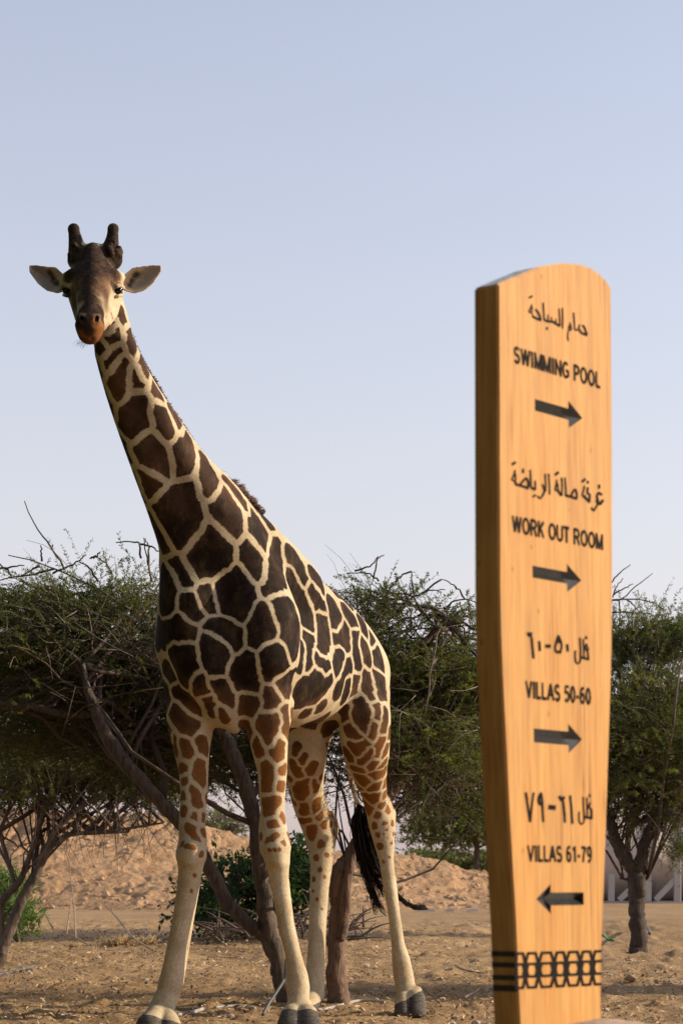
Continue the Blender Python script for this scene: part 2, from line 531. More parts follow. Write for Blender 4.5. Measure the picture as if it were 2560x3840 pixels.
    tri = tessellate_polygon([[Vector((float((np.array(q.co) - P0) @ u), q.co.z, 0)) for q in lp] for lp in loops])
    for t3 in tri:
        try: bm.faces.new([flat[i] for i in t3])
        except ValueError: pass
    bmesh.ops.recalc_face_normals(bm, faces=bm.faces)
    bm.to_mesh(me); bm.free(); me.update()
    # lettering: dark filled carving, a hair proud of the wood
    def ribbons(name, strokes, reg, label=None):
        ox, oy, sc = reg
        V, F = [], []
        for st in strokes:
            pts, w = st
            P = np.array(pts, dtype=float)
            if len(P) > 2: P = smooth_line(P, 4 * len(P))
            t = np.gradient(P, axis=0); t /= np.linalg.norm(t, axis=1)[:, None] + 1e-9
            nn = np.stack([-t[:, 1], t[:, 0]], 1) * (w / 2)
            k = len(P)
            cap = t * (w * 0.28)
            P = P.copy(); P[0] -= cap[0]; P[-1] += cap[-1]
            b0 = len(V)
            for side in (1, -1):
                for q in P + nn * side:
                    s, z = pl(ox + q[0] * sc, oy + q[1] * sc)
                    V.append(wp(s, z, 0.0006 + 0.00004 * (len(V) % 17)))
            for i in range(k - 1): F.append((b0 + i, b0 + i + 1, b0 + k + i + 1, b0 + k + i))
        o = add_obj(name, mesh_np(name, np.array(V), np.array(F), False), ink, root)
        if label: o['label'] = label
        return o
    def parse(t):
        out = []
        for one in t.strip().split(';'):
            one = one.strip()
            if not one: continue
            a, w = one.split('w')
            out.append(([tuple(map(float, q.split(','))) for q in a.split()], float(w)))
        return out
    R1 = (1960, 1090, 280 / 1568); R2 = (1900, 1710, 380 / 1568); R3 = (1920, 2340, 360 / 1568); R4 = (1920, 2930, 360 / 1568)
    ribbons('arabic_lettering', parse('''130,150 185,115 w45;175,290 160,350 125,420 140,465 175,440 185,340 w28;180,440 200,540 w25;260,400 300,440 340,530 365,610 w45;200,545 270,580 360,620 w50;
415,260 425,420 430,590 w32;440,610 520,650 600,650 680,690 760,745 w50;520,510 520,630 w28;590,560 595,640 w24;680,600 690,680 w26;500,770 495,815 w40;750,380 760,560 770,730 w32;820,370 825,560 825,790 w32;
975,680 1000,760 1000,820 955,820 960,740 w34;945,850 930,940 940,1050 w30;1055,470 1065,650 1080,810 w32;1085,825 1150,830 w36;1180,720 1165,790 1200,850 w34;1250,730 1290,800 1330,910 w45;1190,860 1250,900 1330,935 w48'''), R1)
    ribbons('arabic_lettering', parse('''80,130 122,100 w42;120,220 105,290 75,350 90,380 125,370 125,280 w26;125,400 140,440 230,465 320,500 w40;245,205 245,255 w36;200,440 260,370 295,345 320,390 325,490 w36;
355,220 360,340 365,470 w28;375,490 430,520 w42;432,390 435,510 w28;400,630 435,605 w32;580,540 545,610 510,655 470,625 w30;545,440 570,530 w26;585,280 590,400 595,540 w26;640,280 650,430 655,590 w26;
745,290 785,255 w42;768,370 755,450 740,510 760,535 785,510 780,430 w26;780,530 830,610 w36;840,340 845,470 845,610 w28;890,340 900,470 905,600 w26;905,610 980,630 1065,660 w42;990,610 1020,545 1050,520 1072,570 1072,660 w34;
1160,395 1200,360 w40;1190,470 1180,530 1160,600 1180,630 1205,610 w28;1200,640 1270,710 w44;1245,490 1240,570 1270,600 1270,700 w34;1245,390 1245,420 w34;1420,450 1420,500 w36;1455,600 1415,570 1385,620 1400,690 w38;1380,690 1430,740 1475,690 w48;1400,740 1360,810 1335,845 1300,805 w30'''), R2)
    ribbons('arabic_lettering', parse('''250,150 275,195 302,150 w46;300,180 312,240 w30;312,240 325,400 340,555 w40;435,290 445,430 w45;548,362 606,362 w62;745,190 790,290 795,400 745,470 695,420 705,320 745,190 w34;750,215 768,300 w56;705,452 785,462 w46;890,340 900,440 w42;
1020,440 1025,590 1060,650 1105,590 1105,400 1095,230 w30;1150,250 1160,400 1165,540 w28;1115,545 1235,575 w40;1205,330 1180,400 1220,440 1235,580 w32;1205,330 1240,420 w28;1198,210 1200,240 w40'''), R3)
    ribbons('arabic_lettering', parse('''215,190 240,350 285,655 w40;345,190 320,350 288,655 w34;465,190 480,330 500,655 w40;465,200 430,260 430,350 480,390 w44;604,422 682,430 w80;765,250 800,305 835,260 w50;825,330 840,480 855,665 w38;935,240 955,400 975,685 w38;
1085,500 1085,640 1120,700 1165,640 1155,450 1150,260 w28;1210,270 1215,400 1215,570 w28;1170,580 1290,600 w46;1265,350 1245,430 1285,460 1290,600 w32;1255,220 1260,250 w36'''), R4)
    # latin lines: plain grotesque capitals, routed strokes
    def arc(cx, cy, rx, ry, a0, a1, k=10):
        t = np.radians(np.linspace(a0, a1, k)); return [(cx + rx * math.cos(q), cy + ry * math.sin(q)) for q in t]
    GL = {'S': (.60, [arc(.30, .70, .22, .22, 30, 255, 9) + arc(.30, .28, .23, .22, 75, -150, 10)]),
          'W': (.98, [[(.06, .95), (.27, .05)], [(.27, .05), (.49, .95)], [(.49, .95), (.71, .05)], [(.71, .05), (.92, .95)]]),
          'I': (.26, [[(.13, .03), (.13, .97)]]), 'M': (.84, [[(.09, .03), (.09, .97)], [(.09, .93), (.42, .05)], [(.42, .05), (.75, .93)], [(.75, .03), (.75, .97)]]),
          'N': (.72, [[(.09, .03), (.09, .97)], [(.10, .93), (.62, .07)], [(.63, .03), (.63, .97)]]), 'G': (.76, [arc(.38, .50, .30, .43, 50, 320, 14), [(.40, .46), (.68, .46)], [(.66, .46), (.66, .14)]]),
          'P': (.64, [[(.09, .03), (.09, .97)], [(.09, .93), (.35, .93)] + arc(.35, .70, .21, .23, 90, -90, 8) + [(.09, .47)]]), 'O': (.78, [arc(.39, .50, .31, .43, 0, 360, 20)]),
          'L': (.54, [[(.09, .97), (.09, .03)], [(.09, .08), (.50, .08)]]), 'K': (.68, [[(.09, .03), (.09, .97)], [(.60, .95), (.11, .42)], [(.26, .56), (.62, .04)]]),
          'U': (.72, [[(.09, .97), (.09, .33)] + arc(.36, .33, .27, .26, 180, 360, 9) + [(.63, .97)]]), 'T': (.60, [[(.02, .92), (.58, .92)], [(.30, .92), (.30, .03)]]),
          'R': (.70, [[(.09, .03), (.09, .97)], [(.09, .93), (.38, .93)] + arc(.38, .71, .21, .22, 90, -90, 8) + [(.09, .49)], [(.38, .49), (.63, .04)]]),
          'V': (.66, [[(.04, .96), (.33, .05)], [(.33, .05), (.62, .96)]]), 'A': (.70, [[(.04, .04), (.35, .95)], [(.35, .95), (.66, .04)], [(.16, .34), (.54, .34)]]),
          '0': (.58, [arc(.29, .50, .21, .43, 0, 360, 18)]), '1': (.50, [[(.12, .76), (.30, .93)], [(.31, .97), (.31, .03)]]), '5': (.58, [[(.50, .92), (.15, .92), (.115, .52)], arc(.28, .34, .22, .26, 130, -140, 10)]),
          '6': (.58, [arc(.29, .33, .20, .26, 0, 360, 16), arc(.33, .52, .24, .41, 65, 195, 8)]), '7': (.56, [[(.06, .91), (.51, .91)], [(.51, .91), (.30, .50), (.22, .03)]]), '9': (.58, [arc(.29, .67, .20, .26, 0, 360, 16), arc(.25, .48, .24, .41, -115, 15, 8)]),
          '-': (.34, [[(.05, .38), (.29, .38)]]), ' ': (.30, [])}
    for tx, l, r, cap in (('SWIMMING POOL', (1926, 1361), (2249, 1457), 64), ('WORK OUT ROOM', (1919, 1996), (2259, 2063), 64), ('VILLAS 50-60', (1970, 2618), (2213, 2643), 66), ('VILLAS 61-79', (1977, 3232), (2217, 3234), 63)):
        (s0, z0), (s1, z1) = pl(*l), pl(*r)
        H = pl(l[0], l[1] - cap)[1] - z0
        zz = (z0 + z1) / 2
        tot = sum(GL[c_][0] for c_ in tx) + .10 * (len(tx) - 1)
        kx = (s1 - s0) / tot
        V, F = [], []
        cur = 0.0
        for c_ in tx:
            w_, strokes = GL[c_]
            for st_ in strokes:
                P = np.array(st_, dtype=float); P[:, 0] = (cur + P[:, 0]) * kx; P[:, 1] *= H
                t = np.gradient(P, axis=0); t /= np.linalg.norm(t, axis=1)[:, None] + 1e-9
                hw = 0.096 * H + rng_s.random() * .004 * H
                nn = np.stack([-t[:, 1], t[:, 0]], 1) * hw
                if not np.allclose(P[0], P[-1]):
                    P[0] -= t[0] * .02 * H; P[-1] += t[-1] * .02 * H
                b0 = len(V); k = len(P)
                for sd_ in (1, -1):
                    for q in P + nn * sd_: V.append(wp(s0 + q[0], zz + q[1], 0.0006 + 0.00004 * (len(V) % 19)))
                for i in range(k - 1): F.append((b0 + i, b0 + i + 1, b0 + k + i + 1, b0 + k + i))
            cur += w_ + .10
        add_obj('lettering', mesh_np('lettering', np.array(V), np.array(F), False), ink, root)
    # carved hexagon chain round the foot
    st = []
    cells = [(330, 470), (470, 637), (637, 840), (840, 990), (990, 1172), (1172, 1328), (1328, 1480)]
    def yy(x, a, b): return a + (b - a) * (x - 370) / 1070
    for (a0, b0) in cells:
        c = (a0 + b0) / 2; h = (b0 - a0) / 2
        for (ta, tb, ba, bb) in ((190, 160, 490, 445), (330, 285, 632, 580)):
            pts = [(c - h * .58, 't'), (c + h * .58, 't'), (b0, 'm'), (c + h * .58, 'b'), (c - h * .58, 'b'), (a0, 'm'), (c - h * .58, 't')]
            pp = []
            for x, k in pts:
                x = min(max(x, 352 if k != 'm' else 352), 1436)
                yt, yb = yy(x, ta, tb), yy(x, ba, bb)
                pp.append((x, yt if k == 't' else yb if k == 'b' else (yt + yb) / 2))
            for i in range(6):
                if pp[i] != pp[i + 1] and not (pp[i][0] == pp[i + 1][0]): st.append(([pp[i], pp[i + 1]], 36))
    ribbons('carved_hexagon_band', st, (1830, 3520, 460 / 1568))
    # stripes on the narrow side
    V, F = [], []
    def side(px, py):
        # side face: through P0, spanned by n and z
        a, b = ray(px, py)
        # points P0 + u*s0 - n*t ; s0 follows the tapering edge at that height
        s_edge = pl(1945, py)[0] if py > 3300 else 0
        Q = P0 + u * s_edge
        t = (u[0] * Q[0] + u[1] * Q[1]) / (u[0] * a + u[1])
        return np.array((a * t, t, CAMZ + b * t)) - u * 0.0008
    for (ya, yb, yc, yd) in ((3566, 3586, 3568, 3588), (3606, 3624, 3610, 3629), (3653, 3672, 3658, 3677), (3691, 3713, 3696, 3719)):
        xl = 1847 + (ya - 3569) * 0.07; xr = 1936 + (ya - 3569) * 0.04
        zt0, zb0 = pl(xr + 3, yc)[1], pl(xr + 3, yd)[1]
        s0 = np.interp((zt0 + zb0) / 2, [s[1] for s in S[:9]], [s[0] for s in S[:9]])
        k = len(V)
        for off, z in ((-0.002, zt0), (-0.002, zb0), (-T + 0.002, zb0), (-T + 0.002, zt0)):
            sl_ = np.interp(z, [s[1] for s in S[:9]], [s[0] for s in S[:9]])
            V.append(wp(sl_ - 0.0009, z, off))
        F.append((k, k + 1, k + 2, k + 3))
    add_obj('carved_side_stripes', mesh_np('carved_side_stripes', np.array(V), np.array(F), False), paint, root)
    tag(root, 'tall orange wooden signpost with rounded top, carved arrows and Arabic and English directions', 'signpost')
    print('sign T', T, 'W', max(s[0] for s in S), 'z', zb, max(s[1] for s in S))
    for p in ((1928, 1362), (2247, 1457), (1920, 1997), (2258, 2063), (1972, 2618), (2213, 2643), (1979, 3232), (2216, 3234), (1867, 1064), (2125, 986), (2291, 1080)):
        print('  pl', p, [round(v, 3) for v in pl(*p)])
    # the sandy rise it stands on
    xs = np.linspace(-1.2, 4.5, 150); ys = np.linspace(1.2, 8.5, 150)
    XX, YY = np.meshgrid(xs, ys)
    top = pl(2050, 3818)[1] + 0.016
    ax = 1 / (1 + np.exp(-(XX - 0.12) / 0.055)) * 0.5 + 0.5 / (1 + np.exp(-(XX + 0.1) / 0.25))
    prof = np.where(YY < 5.05, np.exp(-(np.abs(YY - 5.05) / 2.0) ** 4), np.exp(-(np.abs(YY - 5.05) / (.62 - .03 * XX)) ** 2))
    Z = (top - 0.012) * prof * ax - 0.05 * (1 - prof)
    Vv = np.stack([XX.ravel(), YY.ravel(), Z.ravel()], 1)
    Vv[:, 2] += (vnoise(Vv, 4, 3) - .5) * .02 * prof.ravel() + (vnoise(Vv, 14, 4) - .5) * .01 * prof.ravel()
    # sand heaped against the board's front
    c0 = wp(0.30, 0)
    d2 = ((Vv[:, 0] - c0[0] - .01) / .13) ** 2 + ((Vv[:, 1] - c0[1] + .04) / .12) ** 2
    Vv[:, 2] += 0.030 * np.exp(-d2) + 0.008 * np.exp(-d2 * 3) * vnoise(Vv, 30, 2)
    k = len(xs)
    i = (np.arange(len(ys) - 1)[:, None] * k + np.arange(k - 1)[None]).ravel()
    NS = Nodes('pale_sand'); nz = NS.noise(NS.obj(), 30, 5, .65); n2 = NS.noise(NS.obj(), 3, 3)
    r = NS.ramp(nz.outputs[0], [(0.3, (.42, .30, .21)), (0.7, (.60, .45, .33))]); r2 = NS.ramp(n2.outputs[0], [(0.35, (.7, .66, .62)), (.65, (1, 1, 1))])
    NS.l(NS.mix(1.0, r.outputs[0], r2.outputs[0], 'MULTIPLY'), NS.b.inputs['Base Color']); NS.b.inputs['Roughness'].default_value = .95
    NS.bump(nz.outputs[0], .5, .02)
    b = add_obj('sand_rise', mesh_np('sand_rise', Vv, np.stack([i, i + 1, i + k + 1, i + k], 1)), NS.m)
    tag(b, kind='structure')
    return root
sign = build_sign()
# ================================================================== giraffe
def build_giraffe():
    t0 = time.time()
    rng = np.random.default_rng(5)
    def axis(lo, hi, h, flo, fhi, fh):
        a = np.arange(lo, flo, h) if flo > lo else np.array([])
        b = np.arange(flo, fhi, fh)
        c = np.arange(fhi, hi, h)
        return np.concatenate([a, b, c]).astype(np.float32)
    HB, HH = 0.0115, 0.0062
    gx = axis(-1.73, 0.62, HB, -1.73, -0.90, HH)
    gy = axis(11.5, 14.85, HB, 11.5, 12.48, HH)
    gz = axis(-0.06, 4.72, HB, 3.62, 4.72, HH)
    F = np.full((len(gx), len(gy), len(gz)), 0.5, dtype=np.float32)

    def box(lo, hi):
        s = []
        for g, a, b in zip((gx, gy, gz), lo, hi):
            s.append(slice(max(0, np.searchsorted(g, a) - 1), min(len(g), np.searchsorted(g, b) + 1)))
        return tuple(s)
    def blend(sl, d, k):
        f = F[sl]
        h = np.maximum(k - np.abs(f - d), 0) / k
        F[sl] = np.minimum(f, d) - h * h * k * 0.25
    def carve(sl, d, k):
        f = F[sl]
        h = np.maximum(k - np.abs(f + d), 0) / k
        F[sl] = np.maximum(f, -d) + h * h * k * 0.25
    def cone_d(sl, P, R, sq=None):
        X = gx[sl[0]][:, None, None]; Y = gy[sl[1]][None, :, None]; Z = gz[sl[2]][None, None, :]
        if sq is not None:
            u, s, c = sq
            u = np.asarray(u, dtype=np.float32); u = u / np.linalg.norm(u)
            t = (X - c[0]) * u[0] + (Y - c[1]) * u[1] + (Z - c[2]) * u[2]
            t = t * (1 / s - 1)
            X = X + t * u[0]; Y = Y + t * u[1]; Z = Z + t * u[2]
            P = [p + u * (np.dot(p - c, u) * (1 / s - 1)) for p in P]
        best = None
        if len(P) == 1:
            best = np.sqrt((X - P[0][0]) ** 2 + (Y - P[0][1]) ** 2 + (Z - P[0][2]) ** 2) - R[0]
        for a, b, ra, rb in zip(P[:-1], P[1:], R[:-1], R[1:]):
            ab = b - a; L = float(ab @ ab) + 1e-9
            t = ((X - a[0]) * ab[0] + (Y - a[1]) * ab[1] + (Z - a[2]) * ab[2]) / L
            np.clip(t, 0, 1, out=t)
            d = np.sqrt((X - a[0] - t * ab[0]) ** 2 + (Y - a[1] - t * ab[1]) ** 2 + (Z - a[2] - t * ab[2]) ** 2) - (ra + t * (rb - ra))
            best = d if best is None else np.minimum(best, d)
        if sq is not None and sq[1] < 1: best = best * (0.5 + 0.5 * sq[1])
        return best.astype(np.float32)
    def chain(pts, k=0.05, sq=None, cut=False, dens=0):
        A = np.array(pts, dtype=float)
        if dens: A = smooth_line(A, dens)
        P = [W(*p[:3]) for p in A]; R = [RP(p[3], p[2]) for p in A]
        m = max(R) * (sq[1] if sq and sq[1] > 1 else 1) + k + 0.03
        sl = box(np.min(P, 0) - m, np.max(P, 0) + m)
        if sq is not None: sq = (sq[0], sq[1], np.mean(P, 0))
        d = cone_d(sl, P, R, sq)
        (carve if cut else blend)(sl, d, k)
    # ---- trunk
    chain([(812, 2075, 13.12, 185), (905, 2170, 13.3, 190), (1010, 2265, 13.52, 193), (1110, 2350, 13.75, 192), (1200, 2420, 13.95, 188), (1262, 2520, 14.15, 186)], 0.02, dens=12)
    chain([(850, 2440, 13.1, 215), (960, 2500, 13.35, 222), (1080, 2525, 13.6, 208), (1180, 2530, 13.9, 170)], 0.16, dens=8)
    chain([(1262, 2440, 14.15, 132), (1326, 2530, 14.13, 122), (1352, 2620, 14.05, 104)], 0.10)
    chain([(1200, 2480, 14.35, 150), (1165, 2620, 14.28, 118), (1150, 2720, 14.15, 100)], 0.10)
    # ---- neck
    chain([(398, 1140, 12.30, 68), (420, 1240, 12.30, 74), (432, 1301, 12.34, 79), (468, 1403, 12.42, 88), (512, 1505, 12.52, 100), (563, 1607, 12.62, 114),
           (616, 1709, 12.73, 128), (675, 1811, 12.84, 145), (742, 1925, 12.95, 176), (800, 2040, 13.05, 190)], 0.09, dens=22)
    chain([(780, 1860, 12.97, 92), (875, 1955, 13.08, 92), (955, 2045, 13.2, 106), (1020, 2130, 13.32, 120), (1080, 2210, 13.45, 130)], 0.06)
    # breast and throat line
    chain([(700, 2130, 12.95, 100), (712, 2260, 12.95, 122), (735, 2380, 12.95, 120), (790, 2520, 12.95, 130), (840, 2620, 13.0, 110)], 0.10)
    # neck muscles (a soft ridge and groove down the left side of the neck)
    chain([(470, 1290, 12.27, 36), (560, 1510, 12.45, 46), (665, 1720, 12.64, 62), (790, 1900, 12.83, 92), (900, 2060, 12.98, 100)], 0.035, dens=12)
    chain([(400, 1330, 12.30, 38), (470, 1530, 12.46, 52), (560, 1740, 12.63, 70), (640, 1900, 12.78, 90), (690, 2030, 12.88, 95)], 0.04, dens=12)
    # ---- shoulders
    chain([(735, 2330, 13.1, 152), (722, 2420, 13.08, 140), (712, 2560, 13.07, 100), (715, 2680, 13.06, 86)], 0.06)
    chain([(930, 2190, 13.08, 140), (968, 2340, 12.98, 160), (975, 2450, 12.96, 150), (992, 2580, 12.97, 102), (1003, 2690, 12.98, 84)], 0.05)
    # ---- front leg (viewer's left)
    chain([(715, 2680, 13.06, 86), (717, 2750, 13.05, 80), (720, 2818, 13.05, 66), (727, 2891, 13.04, 55), (728, 2963, 13.03, 51), (725, 3036, 13.02, 50),
           (720, 3094, 13.01, 49), (724, 3153, 13.0, 53), (717, 3205, 12.985, 58), (715, 3254, 12.99, 46), (704, 3327, 13.0, 39), (685, 3436, 13.0, 36), (663, 3545, 13.0, 35),
           (649, 3632, 13.0, 39), (639, 3690, 13.01, 45), (631, 3727, 13.01, 44), (612, 3768, 12.98, 46), (602, 3800, 12.96, 52)], 0.03)
    # ---- front leg (viewer's right)
    chain([(1003, 2690, 12.98, 84), (1009, 2782, 12.98, 71), (1021, 2891, 12.99, 55), (1021, 3036, 13.0, 44), (1023, 3109, 13.0, 53), (1032, 3175, 12.985, 59),
           (1041, 3230, 12.985, 46), (1043, 3262, 13.0, 40), (1050, 3327, 13.0, 32), (1072, 3472, 13.0, 30), (1098, 3581, 13.0, 28), (1112, 3654, 13.01, 40), (1118, 3705, 13.01, 43),
           (1118, 3749, 12.99, 40), (1121, 3790, 12.96, 52)], 0.03)
    # knee caps
    chain([(718, 3190, 12.93, 36), (716, 3225, 12.93, 26)], 0.03)
    chain([(1034, 3185, 12.93, 38), (1040, 3225, 12.93, 26)], 0.03)
    # tendons down the cannon bones
    chain([(741, 3300, 13.03, 13), (716, 3450, 13.04, 12), (692, 3590, 13.04, 13), (676, 3680, 13.03, 14)], 0.018)
    chain([(1072, 3300, 13.04, 12), (1092, 3460, 13.05, 11), (1118, 3580, 13.05, 12), (1140, 3670, 13.04, 14)], 0.018)
    chain([(1474, 3290, 14.34, 10), (1492, 3440, 14.33, 9), (1508, 3550, 14.32, 10), (1530, 3640, 14.32, 13)], 0.016)
    # elbow
    chain([(1070, 2640, 13.0, 34), (1074, 2672, 13.0, 24)], 0.025)
    # ---- hind leg (viewer's right)
    chain([(1352, 2600, 14.0, 106), (1367, 2690, 13.92, 97), (1367, 2755, 13.95, 96), (1373, 2825, 14.02, 86), (1384, 2895, 14.12, 66), (1399, 2963, 14.22, 50),
           (1407, 3010, 14.28, 44), (1417, 3040, 14.31, 45), (1428, 3076, 14.33, 50), (1434, 3112, 14.33, 47), (1441, 3167, 14.31, 37), (1448, 3225, 14.3, 27), (1460, 3327, 14.28, 23), (1478, 3436, 14.27, 22),
           (1492, 3545, 14.26, 25), (1503, 3603, 14.26, 34), (1511, 3654, 14.27, 37), (1520, 3705, 14.25, 37), (1533, 3745, 14.2, 44)], 0.035)
    chain([(1440, 2990, 14.36, 16), (1462, 3050, 14.42, 22), (1464, 3100, 14.40, 18)], 0.03)
    # ---- hind leg (viewer's left)
    chain([(1150, 2700, 14.12, 100), (1140, 2818, 14.12, 86), (1142, 2891, 14.2, 74), (1148, 2963, 14.32, 65), (1168, 3036, 14.42, 62), (1194, 3105, 14.5, 60),
           (1204, 3155, 14.5, 55), (1205, 3190, 14.48, 49), (1204, 3254, 14.45, 40), (1198, 3327, 14.42, 35), (1192, 3436, 14.38, 33), (1187, 3545, 14.33, 32), (1183, 3618, 14.3, 33),
           (1178, 3690, 14.27, 38), (1180, 3732, 14.24, 36), (1158, 3768, 14.15, 38), (1140, 3790, 14.08, 44)], 0.035)
    chain([(1235, 3060, 14.56, 20), (1245, 3110, 14.60, 26), (1238, 3160, 14.57, 20)], 0.03)
    # ---- hooves: two toes each
    for toes in ([(582, 3812, 12.9, 40), (560, 3850, 12.84, 50)], [(628, 3812, 12.93, 38), (632, 3850, 12.88, 48)],
                 [(1092, 3806, 12.9, 40), (1084, 3850, 12.85, 46)], [(1150, 3806, 12.9, 40), (1158, 3850, 12.86, 48)],
                 [(1512, 3752, 14.14, 33), (1512, 3805, 14.06, 34)], [(1558, 3748, 14.14, 37), (1560, 3805, 14.06, 38)], [(1560, 3722, 14.2, 24), (1568, 3745, 14.18, 22)],
                 [(1120, 3800, 14.05, 30), (1112, 3825, 14.0, 34)], [(1160, 3800, 14.07, 30), (1162, 3825, 14.02, 34)]):
        chain(toes, 0.012)
    for cutp in ([(601, 3800, 12.82, 5), (594, 3860, 12.70, 12)], [(1120, 3800, 12.82, 5), (1121, 3860, 12.72, 12)], [(1536, 3752, 14.08, 4), (1537, 3812, 14.0, 10)]):
        chain(cutp, 0.012, cut=True)
    # ---- brisket folds
    chain([(860, 2690, 12.95, 36), (880, 2730, 12.96, 22)], 0.05)
    # ---- head
    chain([(352, 978, 12.17, 70), (352, 1035, 12.10, 82), (350, 1070, 12.04, 80)], 0.03)
    chain([(350, 1065, 12.03, 74), (345, 1130, 11.90, 58), (340, 1195, 11.79, 50), (337, 1228, 11.75, 52)], 0.05)
    chain([(337, 1225, 11.755, 55), (335, 1250, 11.765, 40)], 0.02)
    chain([(385, 1090, 12.13, 66), (372, 1160, 12.02, 50), (352, 1225, 11.88, 40), (342, 1250, 11.80, 36)], 0.04)
    chain([(300, 1100, 12.10, 48), (312, 1190, 11.95, 32)], 0.04)
    chain([(420, 1085, 12.14, 44), (410, 1170, 12.08, 34), (385, 1215, 11.98, 24)], 0.05)
    chain([(250, 1040, 12.09, 20), (272, 1030, 12.03, 24)], 0.03)      # brows
    chain([(448, 1040, 12.09, 22), (424, 1032, 12.03, 26)], 0.03)
    chain([(349, 945, 12.09, 27), (349, 985, 12.03, 33), (347, 1050, 11.955, 24), (343, 1120, 11.85, 20)], 0.03)   # ridge
    chain([(349, 932, 12.09, 24)], 0.015)
    chain([(296, 975, 12.16, 44), (291, 935, 12.16, 35), (283, 893, 12.16, 26), (277, 862, 12.16, 21)], 0.02)
    chain([(277, 858, 12.16, 22)], 0.01)
    chain([(416, 972, 12.16, 46), (415, 935, 12.16, 35), (422, 893, 12.16, 24), (425, 860, 12.16, 20)], 0.02)
    chain([(425, 857, 12.16, 21)], 0.01)
    for q in ((448, 930, 12.13, 10), (452, 945, 12.14, 12), (404, 925, 12.10, 9), (428, 905, 12.11, 8), (415, 915, 12.10, 8), (300, 935, 12.10, 10), (280, 915, 12.10, 9), (268, 975, 12.14, 12), (320, 965, 12.08, 10), (375, 955, 12.06, 11), (440, 948, 12.12, 15), (411, 938, 12.10, 14), (448, 962, 12.13, 13), (420, 950, 12.08, 12), (398, 985, 12.04, 12), (410, 1000, 12.03, 10), (266, 955, 12.13, 13), (345, 1000, 11.975, 10), (355, 1030, 11.955, 9)):
        chain([q], 0.012)
    # eye sockets, nostrils, mouth
    chain([(247, 1088, 12.035, 16)], 0.02, cut=True)
    chain([(447, 1088, 12.035, 16)], 0.02, cut=True)
    chain([(233, 1080, 12.08, 9), (246, 1069, 12.04, 11), (264, 1074, 12.015, 9)], 0.012)
    chain([(462, 1080, 12.08, 9), (449, 1069, 12.04, 11), (430, 1074, 12.015, 9)], 0.012)
    chain([(240, 1106, 12.06, 7), (252, 1110, 12.03, 7)], 0.012)
    chain([(456, 1106, 12.06, 7), (443, 1110, 12.03, 7)], 0.012)
    chain([(302, 1185, 11.735, 14), (312, 1203, 11.70, 18)], 0.012)
    chain([(368, 1185, 11.735, 14), (360, 1203, 11.70, 18)], 0.012)
    chain([(307, 1192, 11.70, 7), (311, 1202, 11.675, 8)], 0.008, cut=True)
    chain([(365, 1192, 11.70, 7), (360, 1202, 11.675, 8)], 0.008, cut=True)
    chain([(290, 1262, 11.76, 4), (336, 1272, 11.715, 4), (392, 1238, 11.80, 4), (402, 1225, 11.88, 4)], 0.012, cut=True)
    # ears: leaf-shaped plates with a hollow
    def ear(poly, base_y, tip_y, cx):
        poly = np.array([(80 + x * 0.35714, 800 + y * 0.35714) for x, y in poly])
        Y0 = 12.2
        Q = np.array([W(x, y, Y0)[[0, 2]] for x, y in poly])
        sl = box((Q[:, 0].min() - 0.05, Y0 - 0.09, Q[:, 1].min() - 0.05), (Q[:, 0].max() + 0.05, Y0 + 0.14, Q[:, 1].max() + 0.05))
        X = gx[sl[0]][:, None]; Z = gz[sl[2]][None, :]
        X, Z = np.broadcast_arrays(X, Z)
        d2 = np.full(X.shape, 9.0); ins = np.zeros(X.shape, bool)
        n = len(Q)
        for i in range(n):
            a, b = Q[i], Q[(i + 1) % n]
            e = b - a; L = e @ e
            t = np.clip(((X - a[0]) * e[0] + (Z - a[1]) * e[1]) / L, 0, 1)
            d2 = np.minimum(d2, (X - a[0] - t * e[0]) ** 2 + (Z - a[1] - t * e[1]) ** 2)
            c = ((a[1] <= Z) & (b[1] > Z)) | ((b[1] <= Z) & (a[1] > Z))
            with np.errstate(divide='ignore', invalid='ignore'):
                xi = a[0] + (Z - a[1]) / (b[1] - a[1]) * e[0]
            ins ^= c & (X < xi)
        d = np.sqrt(d2) * np.where(ins, -1, 1) - 0.004
        xb = W(cx, 1060, Y0)[0]
        bend = 0.02 + 0.30 * np.abs(X - xb) ** 1.5          # sweeps back towards the tip
        cup = np.clip(-d, 0, 0.05) * 0.9                    # hollow in the middle
        YY = gy[sl[1]][None, :, None]
        mid = (Y0 + bend + cup)[:, None, :]
        dy = np.abs(YY - mid) - 0.004
        dd = np.maximum(d[:, None, :], dy) * 0.8 - 0.003
        blend(sl, dd.astype(np.float32), 0.018)
    ear([(88, 538), (150, 540), (240, 556), (355, 570), (430, 640), (470, 720), (440, 800), (375, 815), (270, 785), (180, 712), (92, 590)], 0, 0, 235)
    ear([(1450, 538), (1390, 540), (1290, 552), (1170, 575), (1095, 645), (1050, 720), (1085, 790), (1180, 815), (1280, 785), (1375, 702), (1448, 585)], 0, 0, 470)
    # flat soles
    F[:] = np.maximum(F, (0.004 - gz)[None, None, :])
    print('sdf', round(time.time() - t0, 1), F.shape)

    # ---- surface nets
    S = F < 0
    A = S[:-1, :-1, :-1].copy(); O = A.copy()
    for dx in (0, 1):
        for dy in (0, 1):
            for dz in (0, 1):
                c = S[dx:S.shape[0] - 1 + dx, dy:S.shape[1] - 1 + dy, dz:S.shape[2] - 1 + dz]
                A &= c; O |= c
    act = O & ~A
    I, J, K = np.nonzero(act)
    idx = np.full(act.shape, -1, dtype=np.int32)
    idx[I, J, K] = np.arange(len(I))
    corners = [(0, 0, 0), (1, 0, 0), (0, 1, 0), (1, 1, 0), (0, 0, 1), (1, 0, 1), (0, 1, 1), (1, 1, 1)]
    val = np.stack([F[I + a, J + b, K + c] for a, b, c in corners], 1)
